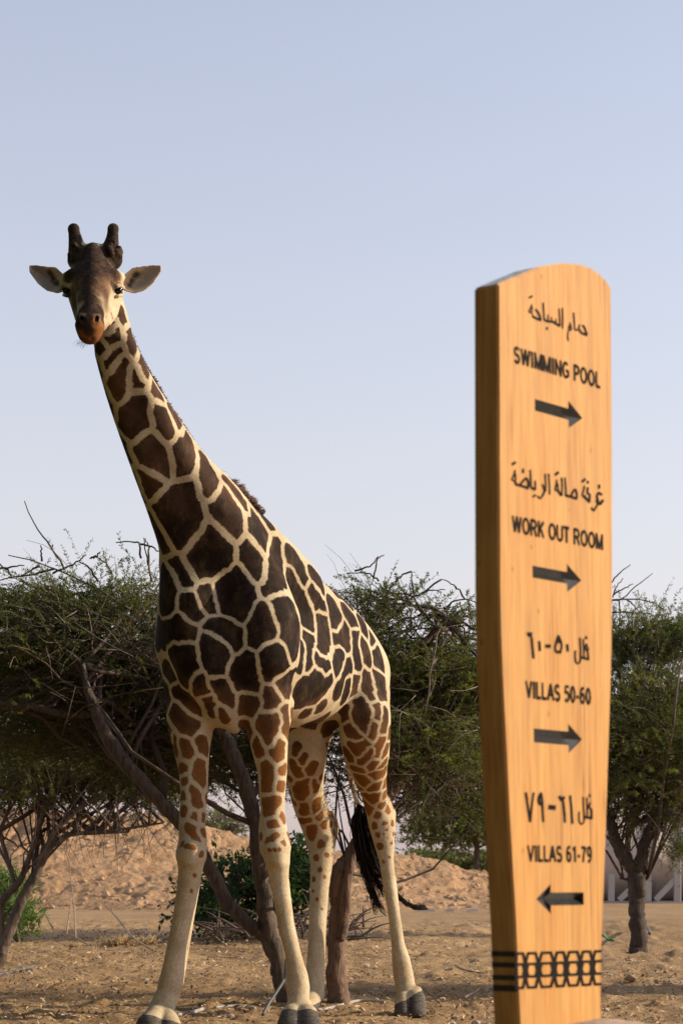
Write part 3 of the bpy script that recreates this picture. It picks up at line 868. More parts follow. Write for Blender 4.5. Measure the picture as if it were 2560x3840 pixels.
    edges = [(0, 1), (2, 3), (4, 5), (6, 7), (0, 2), (1, 3), (4, 6), (5, 7), (0, 4), (1, 5), (2, 6), (3, 7)]
    C = np.array(corners, dtype=np.float32)
    acc = np.zeros((len(I), 3), np.float32); cnt = np.zeros(len(I), np.float32)
    for a, b in edges:
        m = (val[:, a] < 0) != (val[:, b] < 0)
        t = val[m, a] / (val[m, a] - val[m, b])
        acc[m] += C[a] + t[:, None] * (C[b] - C[a]); cnt[m] += 1
    loc = acc / cnt[:, None]
    V = np.stack([gx[I] + loc[:, 0] * (gx[I + 1] - gx[I]), gy[J] + loc[:, 1] * (gy[J + 1] - gy[J]), gz[K] + loc[:, 2] * (gz[K + 1] - gz[K])], 1)
    quads = []
    for ax in range(3):
        s0 = [slice(1, -1)] * 3; s1 = [slice(1, -1)] * 3
        s0[ax] = slice(0, -1); s1[ax] = slice(1, None)
        a, b = S[tuple(s0)], S[tuple(s1)]
        for sgn in (True, False):
            m = a & ~b if sgn else ~a & b
            i, j, k = np.nonzero(m)
            off = [1, 1, 1]; off[ax] = 0
            i = i + off[0]; j = j + off[1]; k = k + off[2]
            if ax == 0: q = [idx[i, j - 1, k - 1], idx[i, j, k - 1], idx[i, j, k], idx[i, j - 1, k]]
            elif ax == 1: q = [idx[i - 1, j, k - 1], idx[i - 1, j, k], idx[i, j, k], idx[i, j, k - 1]]
            else: q = [idx[i - 1, j - 1, k], idx[i, j - 1, k], idx[i, j, k], idx[i - 1, j, k]]
            if not sgn: q = q[::-1]
            quads.append(np.stack(q, 1))
    Q = np.concatenate(quads)
    Q = Q[(Q >= 0).all(1)]
    del F, S, A, O, act, idx
    me = mesh_np('giraffe', V, Q)
    print('nets', round(time.time() - t0, 1), len(V), len(Q))
    root = add_obj('giraffe', me)
    bpy.context.view_layer.update()
    camp = Vector((0, 0, CAMZ))
    def hit(px, py):
        a, b = ray(px, py)
        ok, p, n, f = root.ray_cast(camp, Vector((a, 1, b)).normalized())
        return np.array(p) if ok else None

    # ---- coat: patches follow the photograph on the side one sees, scattered cells elsewhere
    CR = {'H': (80, 800, .35714), 'N': (300, 1250, .5102), 'B': (500, 2000, .7015), 'L': (500, 2600, .727), 'Q': (1050, 2650, .3189)}
    RL = {'H': .05, 'N': .057, 'B': .070, 'L': .043, 'Q': .045}
    WL = {'H': .016, 'N': .0185, 'B': .0118, 'L': .0125, 'Q': .0095}
    pat = []
    def P_(c, s):
        for one in s.strip().split(';'):
            one = one.strip()
            if not one: continue
            r = RL[c]
            if '@' in one:
                one, rr = one.split('@'); r = float(rr)
            pat.append((c, [tuple(float(v) for v in q.split(',')) for q in one.split()], r))
    P_('H', '1000,1220 1010,1280 950,1320@.045;825,1440@.05;1035,1020 1065,1140@.04;1130,1250 1160,1380 1180,1470@.06;955,1165 915,1205@.025')
    P_('N', '''280,130 235,185 200,235@.05;330,200 320,290 250,330 230,370 260,450;410,290 440,370;450,200 490,300;545,390 590,460;
440,500 400,580 320,600 460,640 360,730;590,570 620,640 640,710;680,570 725,660;530,800 430,890 560,900 610,1010;790,770 740,850 820,870 760,990;
460,1050 560,1090 500,1170;115,240 130,310@.04;165,430 190,510 210,570@.04;300,790 335,910@.04;390,1050 455,1230@.045;500,1320 560,1470 630,1580@.06;
910,920 960,1020 980,1080 950,1170;790,1140 690,1190 840,1250 580,1290 700,1350 830,1420 720,1540;1070,1180 1010,1270 1140,1290 1100,1400 1150,1470;
1090,1100 1160,1180 1210,1260;1270,1330 1280,1450 1360,1470 1350,1560;1290,1270 1390,1400;960,1480 880,1570 1080,1560 840,1660 960,1680 1080,1690 890,1760;
1220,1560 1220,1650 1310,1640 1310,1790;1440,1550 1420,1680 1390,1830 1480,1820 1380,1910;700,1690 790,1820''')
    P_('B', '''170,220 190,320 170,410;840,110 880,190 910,260;385,300 405,390;290,350 340,430;550,210 480,280 580,300 630,340 500,390 580,430;
140,500 230,490 300,540 130,570;420,500 490,510 550,550 550,590;690,400 650,480 730,500 650,580;770,370 820,370 830,470 880,530 850,620;
850,220 890,320 920,420 940,490;220,610 290,620 230,680 310,710 270,770;390,570 480,610 400,660 440,730;610,660 560,730 630,740 560,810 650,810;
720,640 790,640 710,700 790,720 730,770;950,300 990,350 1010,400;965,225 1010,290;1080,320 1150,370;1060,380 1090,450 1080,490;1140,410 1170,470;
1010,450 1030,540 1000,620;1130,510 1090,560 1140,600;945,560 940,660 935,700;980,660 1030,720;1110,650 1090,720;1190,550 1190,640 1200,720;
1225,600 1255,690;1300,640 1310,710;1275,570;1220,470 1240,520;905,620 890,690;780,800 850,770 810,850;960,760 900,830 1000,830 1040,780 960,890 890,890;
1150,710 1120,790 1100,840;1190,770 1180,840;1240,750 1240,820 1270,870;1310,750 1315,860;1210,890 1190,960 1250,960 1230,1040;1140,800 1140,870;
350,790 380,860;440,800 500,840 510,900;600,890 650,910 600,950;730,840 760,890 720,930;720,980 770,1000 700,1050 720,1110;230,830 280,890 320,930;
230,960 290,1000 290,1050;180,740 210,780;850,960@.04;920,965@.05;1000,930@.06;172,830 175,900;812,960 815,1060;395,885 425,960@.035;470,955 500,1000@.028''')
    P_('L', '''260,260 280,300;350,250 370,300;255,390;345,360 330,420 350,460;262,450@.03;315,500 340,570;258,530@.035;320,640;262,610@.035;
300,690 320,740;255,775 310,790@.022;380,540@.03;362,640@.03;365,720@.03;205,240 215,290;185,190 195,230;355,830@.022;320,940@.014;300,1020@.012;
580,160 605,220;625,250 645,300;760,255 730,300 750,335;772,390@.04;690,380 690,450 690,490;766,480@.04;690,560 740,560 700,610;772,640@.035;720,675;
695,760 735,735@.026;768,765@.028;655,745@.026;700,805 750,800@.014;970,780@.028;940,850@.024;905,820@.016;1000,835@.018;960,910@.018;930,960@.017;985,950@.014;
950,1060@.013;925,1020@.012;975,1110@.012;1270,790@.026;1300,730@.02;1330,770@.015;1290,870@.012;1320,850@.012''')
    P_('Q', '''760,40 760,140;790,230 830,300 900,350;1110,220 1080,340;1150,20 1150,130;1230,60 1230,170 1210,270;1290,300 1285,350;850,450 930,490 1010,430 930,550;
1190,380 1160,460 1150,560;1260,460 1220,570;780,540 840,630;1060,530 990,600 940,650;1130,650 1060,720;1230,650 1190,710;870,720 960,750;1220,770 1150,820 1080,810;
930,840 1000,850 970,920;920,940;1060,970 1150,940;1235,900;1010,1050 1090,1090 1150,1070;1220,1050;1000,1140 1060,1230;1200,1160@.03;1150,1280@.03;
1120,1410@.03;1240,1380@.02;1320,1370@.022;1160,1500@.024;1260,1440@.014;1335,1500@.016;1270,1210@.03;1260,1530@.014;
200,470 190,560@.035;290,590 250,650@.032;170,670 180,740 220,800@.04;380,700 340,780@.04;110,850@.03;220,930 210,1000 240,1070 320,1000 310,900@.036;
390,900 420,970@.032;480,830@.03;280,1170 270,1250 310,1230@.036;440,1120 420,1210@.034;110,990@.03;155,1120@.028;250,1350 330,1330@.032;470,1290@.032;
380,1430 370,1520@.034;520,1400@.03;580,1250@.03;600,1390@.026;640,1480@.026''')
    SP_, SI, SR, SW = [], [], [], []
    npat = 0
    for c, pts, r in pat:
        ox, oy, s = CR[c]
        dense = list(pts)
        for i, p in enumerate(pts):
            for q in pts[i + 1:]:
                m = max(2, int(math.hypot(p[0] - q[0], p[1] - q[1]) * s / 22))
                dense += [(p[0] + (q[0] - p[0]) * t / m, p[1] + (q[1] - p[1]) * t / m) for t in range(1, m)]
        got = False
        for (x, y) in dense:
            h = None
            for sh in (0, 6, 12, 18, 26):
                h = hit(ox + x * s + (sh if ox + x * s < 900 else -sh), oy + y * s)
                if h is not None: break
            if h is None: continue
            SP_.append(h); SI.append(npat); got = True
        if got:
            SR.append(r); SW.append(WL[c]); npat += 1
    # hidden side
    cand = rng.permutation(len(V))[:26000]
    seeds = np.array(SP_)
    extra = []
    neckpts = np.array([W(398, 1140, 12.3), W(512, 1505, 12.5), W(675, 1811, 12.84)])
    headc = W(345, 1090, 12.0)
    for i in cand:
        v = V[i]
        z = v[2]
        if z < 1.0 or np.linalg.norm(v - headc) < (0.60 if z > 3.85 else 0.40): continue
        d = Vector(v.tolist()) - camp
        sp = 0.24 if z > 1.9 else np.interp(z, [0.9, 1.3, 1.9], [0.07, 0.11, 0.2])
        if z > 3.0: sp = np.interp(z, [3.0, 3.8], [0.24, 0.14])
        if min(((seeds - v) ** 2).sum(1)) < (sp * 0.85) ** 2: continue
        if extra and min(((np.array(extra) - v) ** 2).sum(1)) < sp ** 2: continue
        ok, p, n, f = root.ray_cast(camp, d.normalized())
        if ok and (p - Vector(v.tolist())).length < 0.03 and (z < 1.7 or min(((seeds - v) ** 2).sum(1)) < 0.145 ** 2): continue
        extra.append(v)
        SP_.append(v); SI.append(npat); SR.append(0.055 if z < 1.5 else 0.14); SW.append(0.016 if z < 3 else 0.021); npat += 1
    SP_ = np.array(SP_, np.float32); SI = np.array(SI); SR = np.array(SR, np.float32); SW = np.array(SW, np.float32)
    print('seeds', len(SP_), 'patches', npat, round(time.time() - t0, 1))
    wob = np.stack([vnoise(V, 30, s) - 0.5 for s in (1, 2, 3)], 1) * 0.010 + np.stack([vnoise(V, 9, s) - 0.5 for s in (4, 5, 6)], 1) * 0.016
    VW = (V + wob).astype(np.float32)
    g = np.zeros(len(V), np.float32)
    for a in range(0, len(V), 12000):
        v = VW[a:a + 12000]
        D = (v ** 2).sum(1)[:, None] + (SP_ ** 2).sum(1)[None] - 2 * (v.astype(np.float64) @ SP_.T.astype(np.float64))
        D = np.maximum(D, 0)
        r = np.arange(len(v))
        s1 = D.argmin(1); f1 = D[r, s1]; i1 = SI[s1]
        D[SI[None] == i1[:, None]] = 99
        s2 = D.argmin(1); f2 = D[r, s2]
        sep = np.linalg.norm(SP_[s1] - SP_[s2], axis=1) + 1e-4
        g[a:a + 12000] = np.minimum((f2 - f1) / (2 * sep) - SW[i1], SR[i1] - np.sqrt(f1))
    z = V[:, 2]
    hx, hy = to_px(V)
    # tone: 0 near-black chocolate on the body, 1 orange-brown down the legs
    tone = np.interp(z, [1.15, 1.45, 1.75, 2.0], [1.0, 0.85, 0.35, 0.04])
    tone = tone + (vnoise(V, 5, 9) - 0.5) * 0.35
    # the middle of each patch is darker than its rim
    tone = np.clip(tone - np.clip(g, 0, 0.05) * 5.0 + 0.06, 0, 1)
    nape = np.clip((z - 2.6) / 0.5, 0, 1)  # neck patches lightened towards their sunlit brown
    tone = np.clip(tone + nape * 0.17, 0, 1)
    g = np.where(z < 0.62, -0.02, g)
    hoof = np.zeros(len(V), np.float32)
    hl = np.where(V[:, 1] > 13.6, 0.088, 0.092) + np.where(V[:, 1] > 13.6, (V[:, 1] - 14.15) * 0.2, (V[:, 1] - 12.92) * -0.25)
    hl = np.where((V[:, 1] > 13.6) & (V[:, 0] > 0.2), 0.082 + (V[:, 0] - 0.345) * 0.52, hl)
    hl = np.where((V[:, 1] < 13.6) & (V[:, 0] < -0.6), 0.097 - (V[:, 0] + 1.10) * 0.28, hl)
    hl = hl + 0.004 * np.sin(V[:, 0] * 60)
    hoof = np.clip((hl - z) / 0.008, -1, 1)
    # ---- head paint
    paint = np.zeros((len(V), 4), np.float32)
    DK, BR, TN, OR, CRM, GR = (.026, .015, .011), (.085, .040, .021), (.23, .125, .06), (.25, .10, .032), (.62, .49, .31), (.16, .13, .115)
    st = []
    def S_(col, a, r, pts, soft=0.5):
        for x, y in pts: st.append((x, y, r, col, a, soft))
    S_(TN, .75, 170, [(560, 780), (900, 800), (900, 930), (560, 900), (640, 700), (900, 690), (1000, 700), (480, 700)], .7)
    S_(BR, .6, 120, [(540, 860), (560, 960), (900, 860), (880, 960), (1000, 640), (470, 640)], .8)
    S_(BR, .45, 210, [(580, 900), (900, 880), (840, 1000), (560, 1000)], .8)
    S_(BR, .85, 165, [(600, 640), (640, 720), (700, 780), (720, 880), (760, 960), (800, 700), (880, 640), (980, 640), (840, 800), (640, 860)], .7)
    S_(DK, .88, 150, [(540, 580), (600, 520), (680, 500), (760, 500), (850, 500), (930, 500), (1000, 500), (540, 460), (640, 440), (1010, 570), (740, 580), (650, 590), (840, 580), (930, 580), (520, 620)], .55)
    S_(DK, .92, 120, [(550, 130), (550, 200), (550, 270), (555, 340), (560, 410), (590, 450), (960, 130), (960, 200), (955, 270), (950, 340), (940, 400), (990, 440), (870, 440), (750, 350), (750, 420), (680, 430), (820, 430), (520, 400), (620, 380), (900, 400), (1020, 400)], .3)
    S_(BR, .7, 60, [(800, 560), (850, 620), (950, 440), (990, 400), (860, 540), (760, 600), (940, 560)], .7)
    S_(DK, .82, 95, [(680, 640), (690, 700), (690, 760), (690, 820), (700, 880), (700, 940), (740, 640), (750, 720), (740, 900), (720, 980)], .6)
    S_(BR, .7, 60, [(790, 760), (790, 840), (810, 920), (610, 800), (620, 900)], .7)
    S_(DK, .9, 115, [(640, 1010), (690, 1005), (740, 1005), (790, 1000), (620, 1060), (830, 1030)], .5)
    S_(OR, .92, 140, [(620, 1240), (680, 1290), (760, 1280), (820, 1250), (760, 1200), (640, 1310), (740, 1340)], .4)
    S_(BR, .6, 70, [(620, 1330), (680, 1350), (600, 1290), (760, 1350)], .7)
    S_(DK, .8, 80, [(690, 1110), (700, 1160), (640, 1170), (600, 1180), (690, 1210), (715, 1070), (590, 1120), (720, 1250)], .6)
    S_(TN, .75, 62, [(795, 1080), (820, 1120), (640, 1070)], .5)
    S_((.012, .009, .008), 1, 36, [(636, 1105), (640, 1120), (795, 1105), (790, 1120)], .4)
    S_(CRM, .85, 62, [(1080, 660), (1070, 720), (430, 660), (410, 720)], .6)
    S_(DK, .9, 60, [(470, 790), (480, 840), (500, 860), (1010, 800), (980, 770), (1050, 830), (960, 740)], .5)
    S_(CRM, .8, 34, [(1040, 750), (1065, 765)], .5)
    S_(CRM, .6, 80, [(960, 980), (980, 1060), (940, 1100), (510, 980), (530, 1060)], .7)
    S_(TN, .7, 34, [(890, 1080), (950, 1060), (960, 1100)], .5)
    S_((.30, .245, .20), .85, 110, [(1330, 640), (1260, 700), (1200, 760), (1300, 720), (1380, 600), (200, 640), (260, 700), (300, 760), (180, 580)], .5)  # inner ears, toned down to stand for their shade
    S_(DK, .85, 60, [(1200, 650), (1160, 710), (1230, 620), (1130, 760), (330, 640), (350, 690), (380, 740), (300, 610)], .8)
    for x, y, r, col, a, soft in st:
        h = hit(80 + x * .35714, 800 + y * .35714)
        if h is None: continue
        rr = RP(r * .35714, h[1])
        d = np.linalg.norm(VW - h, axis=1) / rr
        w = np.clip((1 - d) / soft, 0, 1); w = w * w * (3 - 2 * w) * a
        # 'over'
        na = w + paint[:, 3] * (1 - w)
        m = w > 0
        for c in range(3):
            paint[m, c] = (col[c] * w[m] + paint[m, c] * paint[m, 3] * (1 - w[m])) / np.maximum(na[m], 1e-6)
        paint[:, 3] = na
    at = me.attributes.new('coat', 'FLOAT_COLOR', 'POINT')
    at.data.foreach_set('color', np.stack([g * 10 + 0.5, tone, hoof * 0.5 + 0.5, np.ones(len(V))], 1).astype(np.float32).ravel())
    at = me.attributes.new('paint', 'FLOAT_COLOR', 'POINT')
    at.data.foreach_set('color', paint.ravel())

    # ---- material
    N = Nodes('giraffe_coat')
    oc = N.obj()
    A1 = N.n('Attribute', attribute_name='coat'); A2 = N.n('Attribute', attribute_name='paint')
    sp = N.n('SeparateColor'); N.l(A1.outputs['Color'], sp.inputs[0])
    fine = N.noise(oc, 95, 3, 0.7)
    hair = N.noise(mapping(N, oc, (1, 1, 0.35)), 220, 2, 0.6)
    big = N.noise(oc, 7, 4)
    e = N.math('ADD', sp.outputs[0], N.math('MULTIPLY', N.math('SUBTRACT', fine.outputs[0], 0.5), 0.16))
    e = N.math('ADD', e, N.math('MULTIPLY', N.math('SUBTRACT', hair.outputs[0], 0.5), 0.10))
    edge = N.n('MapRange', interpolation_type='SMOOTHSTEP'); N.l(e, edge.inputs[0])
    edge.inputs[1].default_value = 0.455; edge.inputs[2].default_value = 0.545
    cream = N.ramp(big.outputs[0], [(0.3, (.44, .33, .195)), (0.55, (.55, .435, .275)), (0.75, (.61, .505, .345))])
    tn = N.math('ADD', sp.outputs[1], N.math('MULTIPLY', N.math('SUBTRACT', big.outputs[0], 0.5), 0.75))
    brown = N.ramp(tn, [(0.0, (.019, .0108, .0070)), (0.25, (.066, .033, .018)), (0.5, (.135, .055, .019)), (1.0, (.235, .092, .024))])
    hv = N.ramp(hair.outputs[0], [(0.3, (.70, .70, .70)), (0.7, (1.18, 1.18, 1.18))])
    c = N.mix(edge.outputs[0], cream.outputs[0], brown.outputs[0])
    # patches only above the pastern; head paint over it
    pf = N.math('MULTIPLY', A2.outputs['Alpha'], N.math('ADD', 0.75, N.math('MULTIPLY', fine.outputs[0], 0.5)), clamp=True)
    c = N.mix(pf, c, A2.outputs['Color'])
    sx = N.n('SeparateXYZ'); N.l(oc, sx.inputs[0])
    low = N.n('MapRange'); N.l(sx.outputs[2], low.inputs[0])
    low.inputs[1].default_value = 1.0; low.inputs[2].default_value = 0.1; low.inputs[3].default_value = 0.15; low.inputs[4].default_value = 0.75
    dz = N.noise(mapping(N, oc, (1, 1, .5)), 16, 5, .7)
    df = N.ramp(dz.outputs[0], [(0.50, (0, 0, 0)), (0.72, (1, 1, 1))])
    c = N.mix(N.math('MULTIPLY', df.outputs[0], low.outputs[0]), c, (.33, .22, .10))
    c = N.mix(1.0, c, hv.outputs[0], 'MULTIPLY')
    hz = N.noise(mapping(N, oc, (1, 1, 5)), 30, 3)
    hc = N.ramp(hz.outputs[0], [(0.3, (.045, .038, .032)), (0.7, (.15, .125, .10))])
    hm = N.n('MapRange', interpolation_type='SMOOTHSTEP'); N.l(sp.outputs[2], hm.inputs[0])
    hm.inputs[1].default_value = 0.42; hm.inputs[2].default_value = 0.58
    c = N.mix(hm.outputs[0], c, hc.outputs[0])
    N.l(c, N.b.inputs['Base Color'])
    N.b.inputs['Roughness'].default_value = 0.72
    N.b.inputs['Specular IOR Level'].default_value = 0.07
    bm_ = N.math('ADD', N.math('MULTIPLY', hair.outputs[0], 0.5), N.math('MULTIPLY', N.noise(oc, 22, 4).outputs[0], 1.2))
    N.bump(bm_, 0.32, 0.008)
    me.materials.append(N.m)
    tag(root, 'tall reticulated giraffe with dark brown patches facing the viewer, standing beside the wooden signpost', 'giraffe')

    # ---- eyes
    NE = Nodes('giraffe_eye'); NE.b.inputs['Base Color'].default_value = (.008, .006, .005, 1); NE.b.inputs['Roughness'].default_value = 0.08
    for (x, y, Y) in ((249, 1089, 12.062), (445, 1088, 12.062)):
        bm = bmesh.new()
        bmesh.ops.create_uvsphere(bm, u_segments=20, v_segments=12, radius=0.0235)
        for v in bm.verts: v.co.x *= 0.9
        bmesh.ops.translate(bm, verts=bm.verts, vec=Vector(W(x, y, Y).tolist()))
        m = bpy.data.meshes.new('eye'); bm.to_mesh(m); bm.free()
        for p in m.polygons: p.use_smooth = True
        add_obj('eye', m, NE.m, root)
    # eyelashes: short dark curved hairs over each eye
    lash = simple_mat('giraffe_hair_black', (.014, .011, .009), 0.8, 30, 0.3)
    lash.node_tree.nodes['Principled BSDF'].inputs['Specular IOR Level'].default_value = .08
    for (x, y, Y, s) in ((250, 1078, 12.05, -1), (444, 1077, 12.045, 1)):
        L = []
        for k in range(16):
            u = (k / 15 - 0.5)
            p0 = W(x + u * 34, y + abs(u) * 14, Y)
            p1 = p0 + np.array((u * 0.012 + s * 0.004, -0.016, -0.004 - 0.006 * abs(u)))
            p2 = p0 + np.array((u * 0.02 + s * 0.006, -0.024, -0.016))
            L.append((np.array([p0, p1, p2]), [0.0022, 0.0016, 0.0004]))
        v, f = tubes(L, 4)
        add_obj('eyelashes', mesh_np('eyelashes', v, f), lash, root)

    # ---- mane: stiff brown brush along the nape, longer at the withers
    nape_px = smooth_line([(441, 1139, 12.36), (470, 1200, 12.37), (512, 1301, 12.41), (565, 1403, 12.50), (622, 1505, 12.60), (690, 1607, 12.71), (757, 1709, 12.82), (838, 1795, 12.93),
                           (912, 1850, 13.02), (990, 1925, 13.12)], 900)
    L = []
    for i, (x, y, Y) in enumerate(nape_px):
        s = i / 899
        tuft = math.exp(-((s - 0.85) / 0.085) ** 2)
        t2 = 0.55 + 0.45 * math.sin(i * 0.155) * math.sin(i * 0.034 + 1)
        ln = 0.011 + 0.034 * tuft * t2 ** 2 + (0.006 if s > 0.35 else 0)
        for k in range(3 if tuft < 0.2 else 7):
            b = W(x - 5 + rng.normal() * 3, y + rng.normal() * 3, Y + rng.normal() * 0.016)
            d = np.array((0.62 + rng.normal() * .18, 0.25 + rng.normal() * .3, 0.60 + rng.normal() * .18))
            d /= np.linalg.norm(d)
            l = ln * (0.6 + rng.random() * .8)
            L.append((np.array([b - d * 0.012, b + d * l * .5, b + d * l + np.array((0.15 * l, 0, -0.1 * l))]), [0.0035, 0.0026, 0.0004]))
    v, f = tubes(L, 4)
    mm = simple_mat('giraffe_mane', (.085, .038, .02), 0.6, 40, 0.45)
    add_obj('mane', mesh_np('mane', v, f), mm, root)
    # chin whiskers
    L = []
    for k in range(26):
        x = 290 + rng.random() * 50; y = 1272 + rng.random() * 14
        b = W(x, y, 11.77); d = np.array((-0.25 + rng.normal() * .25, -0.3, -0.6)); d /= np.linalg.norm(d)
        l = 0.02 + rng.random() * .035
        L.append((np.array([b, b + d * l]), [0.0009, 0.0003]))
    v, f = tubes(L, 3)
    add_obj('chin_whiskers', mesh_np('chin_whiskers', v, f), lash, root)
    # ---- tail
    tp = smooth_line([(1290, 2330, 14.5, 22), (1292, 2500, 14.62, 17), (1296, 2700, 14.62, 14), (1303, 2840, 14.58, 12), (1318, 2930, 14.55, 10), (1336, 3000, 14.52, 9), (1352, 3030, 14.5, 9)], 40)
    P = np.array([W(*p[:3]) for p in tp]); R = np.array([RP(p[3], p[2]) for p in tp])
    v, f = tubes([(P, R)], 10)
    NT = Nodes('giraffe_tail'); nz = NT.noise(NT.obj(), 22, 3)
    r = NT.ramp(nz.outputs[0], [(0.46, (.58, .44, .26)), (0.54, (.20, .09, .04))]); NT.l(r.outputs[0], NT.b.inputs['Base Color']); NT.b.inputs['Roughness'].default_value = .7
    tail = add_obj('tail', mesh_np('tail', v, f), NT.m, root)
    L = []
    guides = [
        [(1345, 3010), (1328, 3080), (1345, 3200), (1385, 3320), (1420, 3400), (1450, 3440)],
        [(1350, 3015), (1350, 3080), (1375, 3200), (1410, 3290), (1440, 3350), (1470, 3380)],
        [(1355, 3020), (1380, 3070), (1405, 3160), (1430, 3240), (1455, 3300), (1480, 3340)],
        [(1345, 3015), (1340, 3100), (1368, 3230), (1395, 3330), (1400, 3400), (1415, 3450)],
        [(1352, 3020), (1375, 3120), (1420, 3260), (1480, 3345), (1545, 3398), (1632, 3392)],
        [(1352, 3020), (1372, 3120), (1415, 3260), (1478, 3350), (1550, 3404), (1640, 3400)]]
    wts = np.array([.24, .24, .2, .14, .09, .09])
    for k in range(520):
        gd = guides[rng.choice(6, p=wts)]
        tight = 0.35 if len(L) and gd[-1][0] > 1600 else 1.0
        dx, dy = rng.normal() * 7 * tight, rng.normal() * 8 * tight
        n = len(gd)
        cutn = 0.6 + 0.4 * rng.random() if tight == 1 else 0.9 + 0.1 * rng.random()
        Yo = 14.5 + rng.normal() * 0.03
        pts = smooth_line([(x + dx * min(1, i * .7) * (1 if i < 3 else 1.1), y + dy * (i > 0), Yo + 0.03 * i) for i, (x, y) in enumerate(gd)], 12)
        pts = pts[:max(4, int(12 * cutn))]
        Pp = np.array([W(*p) for p in pts]); Pp[2:] += rng.normal(size=(len(Pp) - 2, 3)) * .004
        L.append((Pp, np.linspace(0.0024, 0.0008, len(Pp))))
    v, f = tubes(L, 4)
    add_obj('tail_hair', mesh_np('tail_hair', v, f), lash, tail)
    print('giraffe', round(time.time() - t0, 1))
    return root
giraffe = build_giraffe()
# ================================================================== trees
def bark_mat(name, a, b, sc=14):
    N = Nodes(name)
    oc = N.obj()
    v = mapping(N, oc, (1, 1, .22))
    n1 = N.noise(v, sc * 2.2, 5, .65, .8)
    n2 = N.noise(oc, 3, 3)
    r = N.ramp(n1.outputs[0], [(0.32, a), (0.62, b)])
    r2 = N.ramp(n2.outputs[0], [(0.3, (.75, .75, .78)), (.7, (1.1, 1.05, 1))])
    N.l(N.mix(1.0, r.outputs[0], r2.outputs[0], 'MULTIPLY'), N.b.inputs['Base Color'])
    N.b.inputs['Roughness'].default_value = .9
    N.bump(n1.outputs[0], .9, .02)
    return N.m

def leaf_mat(name, dark, mid, light):
    N = Nodes(name)
    oc = N.obj()
    n1 = N.noise(oc, 2.6, 3, .6)
    n2 = N.noise(oc, 60, 2, .6)
    f = N.math('ADD', N.math('MULTIPLY', n1.outputs[0], .55), N.math('MULTIPLY', n2.outputs[0], .45))
    r = N.ramp(f, [(0.33, dark), (0.5, mid), (0.66, light)])
    N.l(r.outputs[0], N.b.inputs['Base Color'])
    N.b.inputs['Roughness'].default_value = .55
    N.b.inputs['Specular IOR Level'].default_value = .3
    tr = N.n('BsdfTranslucent'); mx = N.n('MixShader'); mx.inputs[0].default_value = .45
    hs = N.mix(1.0, r.outputs[0], (1.3, 1.35, .7), 'MULTIPLY')
    N.l(hs, tr.inputs[0])
    out = N.t.nodes['Material Output']
    N.l(N.b.outputs[0], mx.inputs[1]); N.l(tr.outputs[0], mx.inputs[2]); N.l(mx.outputs[0], out.inputs['Surface'])
    return N.m

BARK = bark_mat('acacia_bark', (.045, .032, .024), (.16, .115, .082))
BARK_RED = bark_mat('acacia_bark_reddish', (.085, .045, .028), (.24, .15, .095))
TWIG = simple_mat('acacia_twig', (.085, .055, .036), .85, 5, .6)
TWIG_GREY = simple_mat('acacia_twig_pale', (.21, .16, .115), .85, 14, .5)
LEAF = leaf_mat('acacia_leaf', (.024, .040, .008), (.076, .100, .017), (.235, .220, .048))
LEAF_OLIVE = leaf_mat('acacia_leaf_olive', (.026, .040, .009), (.080, .098, .019), (.235, .212, .052))
LEAF_SHRUB = leaf_mat('shrub_leaf', (.010, .026, .007), (.022, .055, .012), (.045, .09, .024))
LEAF_FAR = leaf_mat('far_tree_leaf', (.075, .085, .03), (.13, .14, .055), (.20, .20, .09))

def unit(v): return v / (np.linalg.norm(v, axis=-1, keepdims=True) + 1e-12)

def limb_px(rows, Y=None, n=None):
    """rows (px, py, r_px[, Y]) -> smooth world polyline and radii"""
    A = np.array([(r[0], r[1], r[3] if len(r) > 3 else Y, r[2]) for r in rows], dtype=float)
    A = smooth_line(A, n or max(8, 8 * len(A)))
    P = np.array([W(*p[:3]) for p in A]); R = A[:, 3] * A[:, 2] / FPX
    return P, R

def gnarl(P, R, rng, amt=.25):
    k = len(P)
    t = np.cumsum(rng.normal(size=(k, 3)) * .5, axis=0)
    t -= np.linspace(0, 1, k)[:, None] * t[-1]
    return P + t * (R * amt)[:, None] * .3, R * (1 + (rng.random(k) - .5) * .16)

def thick_tubes(lines, seed, nseg=20):
    """limbs with lumpy bark relief"""
    V, F = tubes(lines, nseg)
    off = 0
    nn = (vnoise(V, 14, seed) - .5)
    n2 = (vnoise(V * np.array((1, 1, .14)), 42, seed + 1) - .5)
    c = 0
    for P, R in lines:
        k = len(P) * nseg
        cen = np.repeat(np.asarray(P), nseg, axis=0)
        d = V[c:c + k] - cen
        V[c:c + k] = cen + d * (1 + .28 * nn[c:c + k] + .30 * n2[c:c + k])[:, None]
        c += k + 2
    return V, F

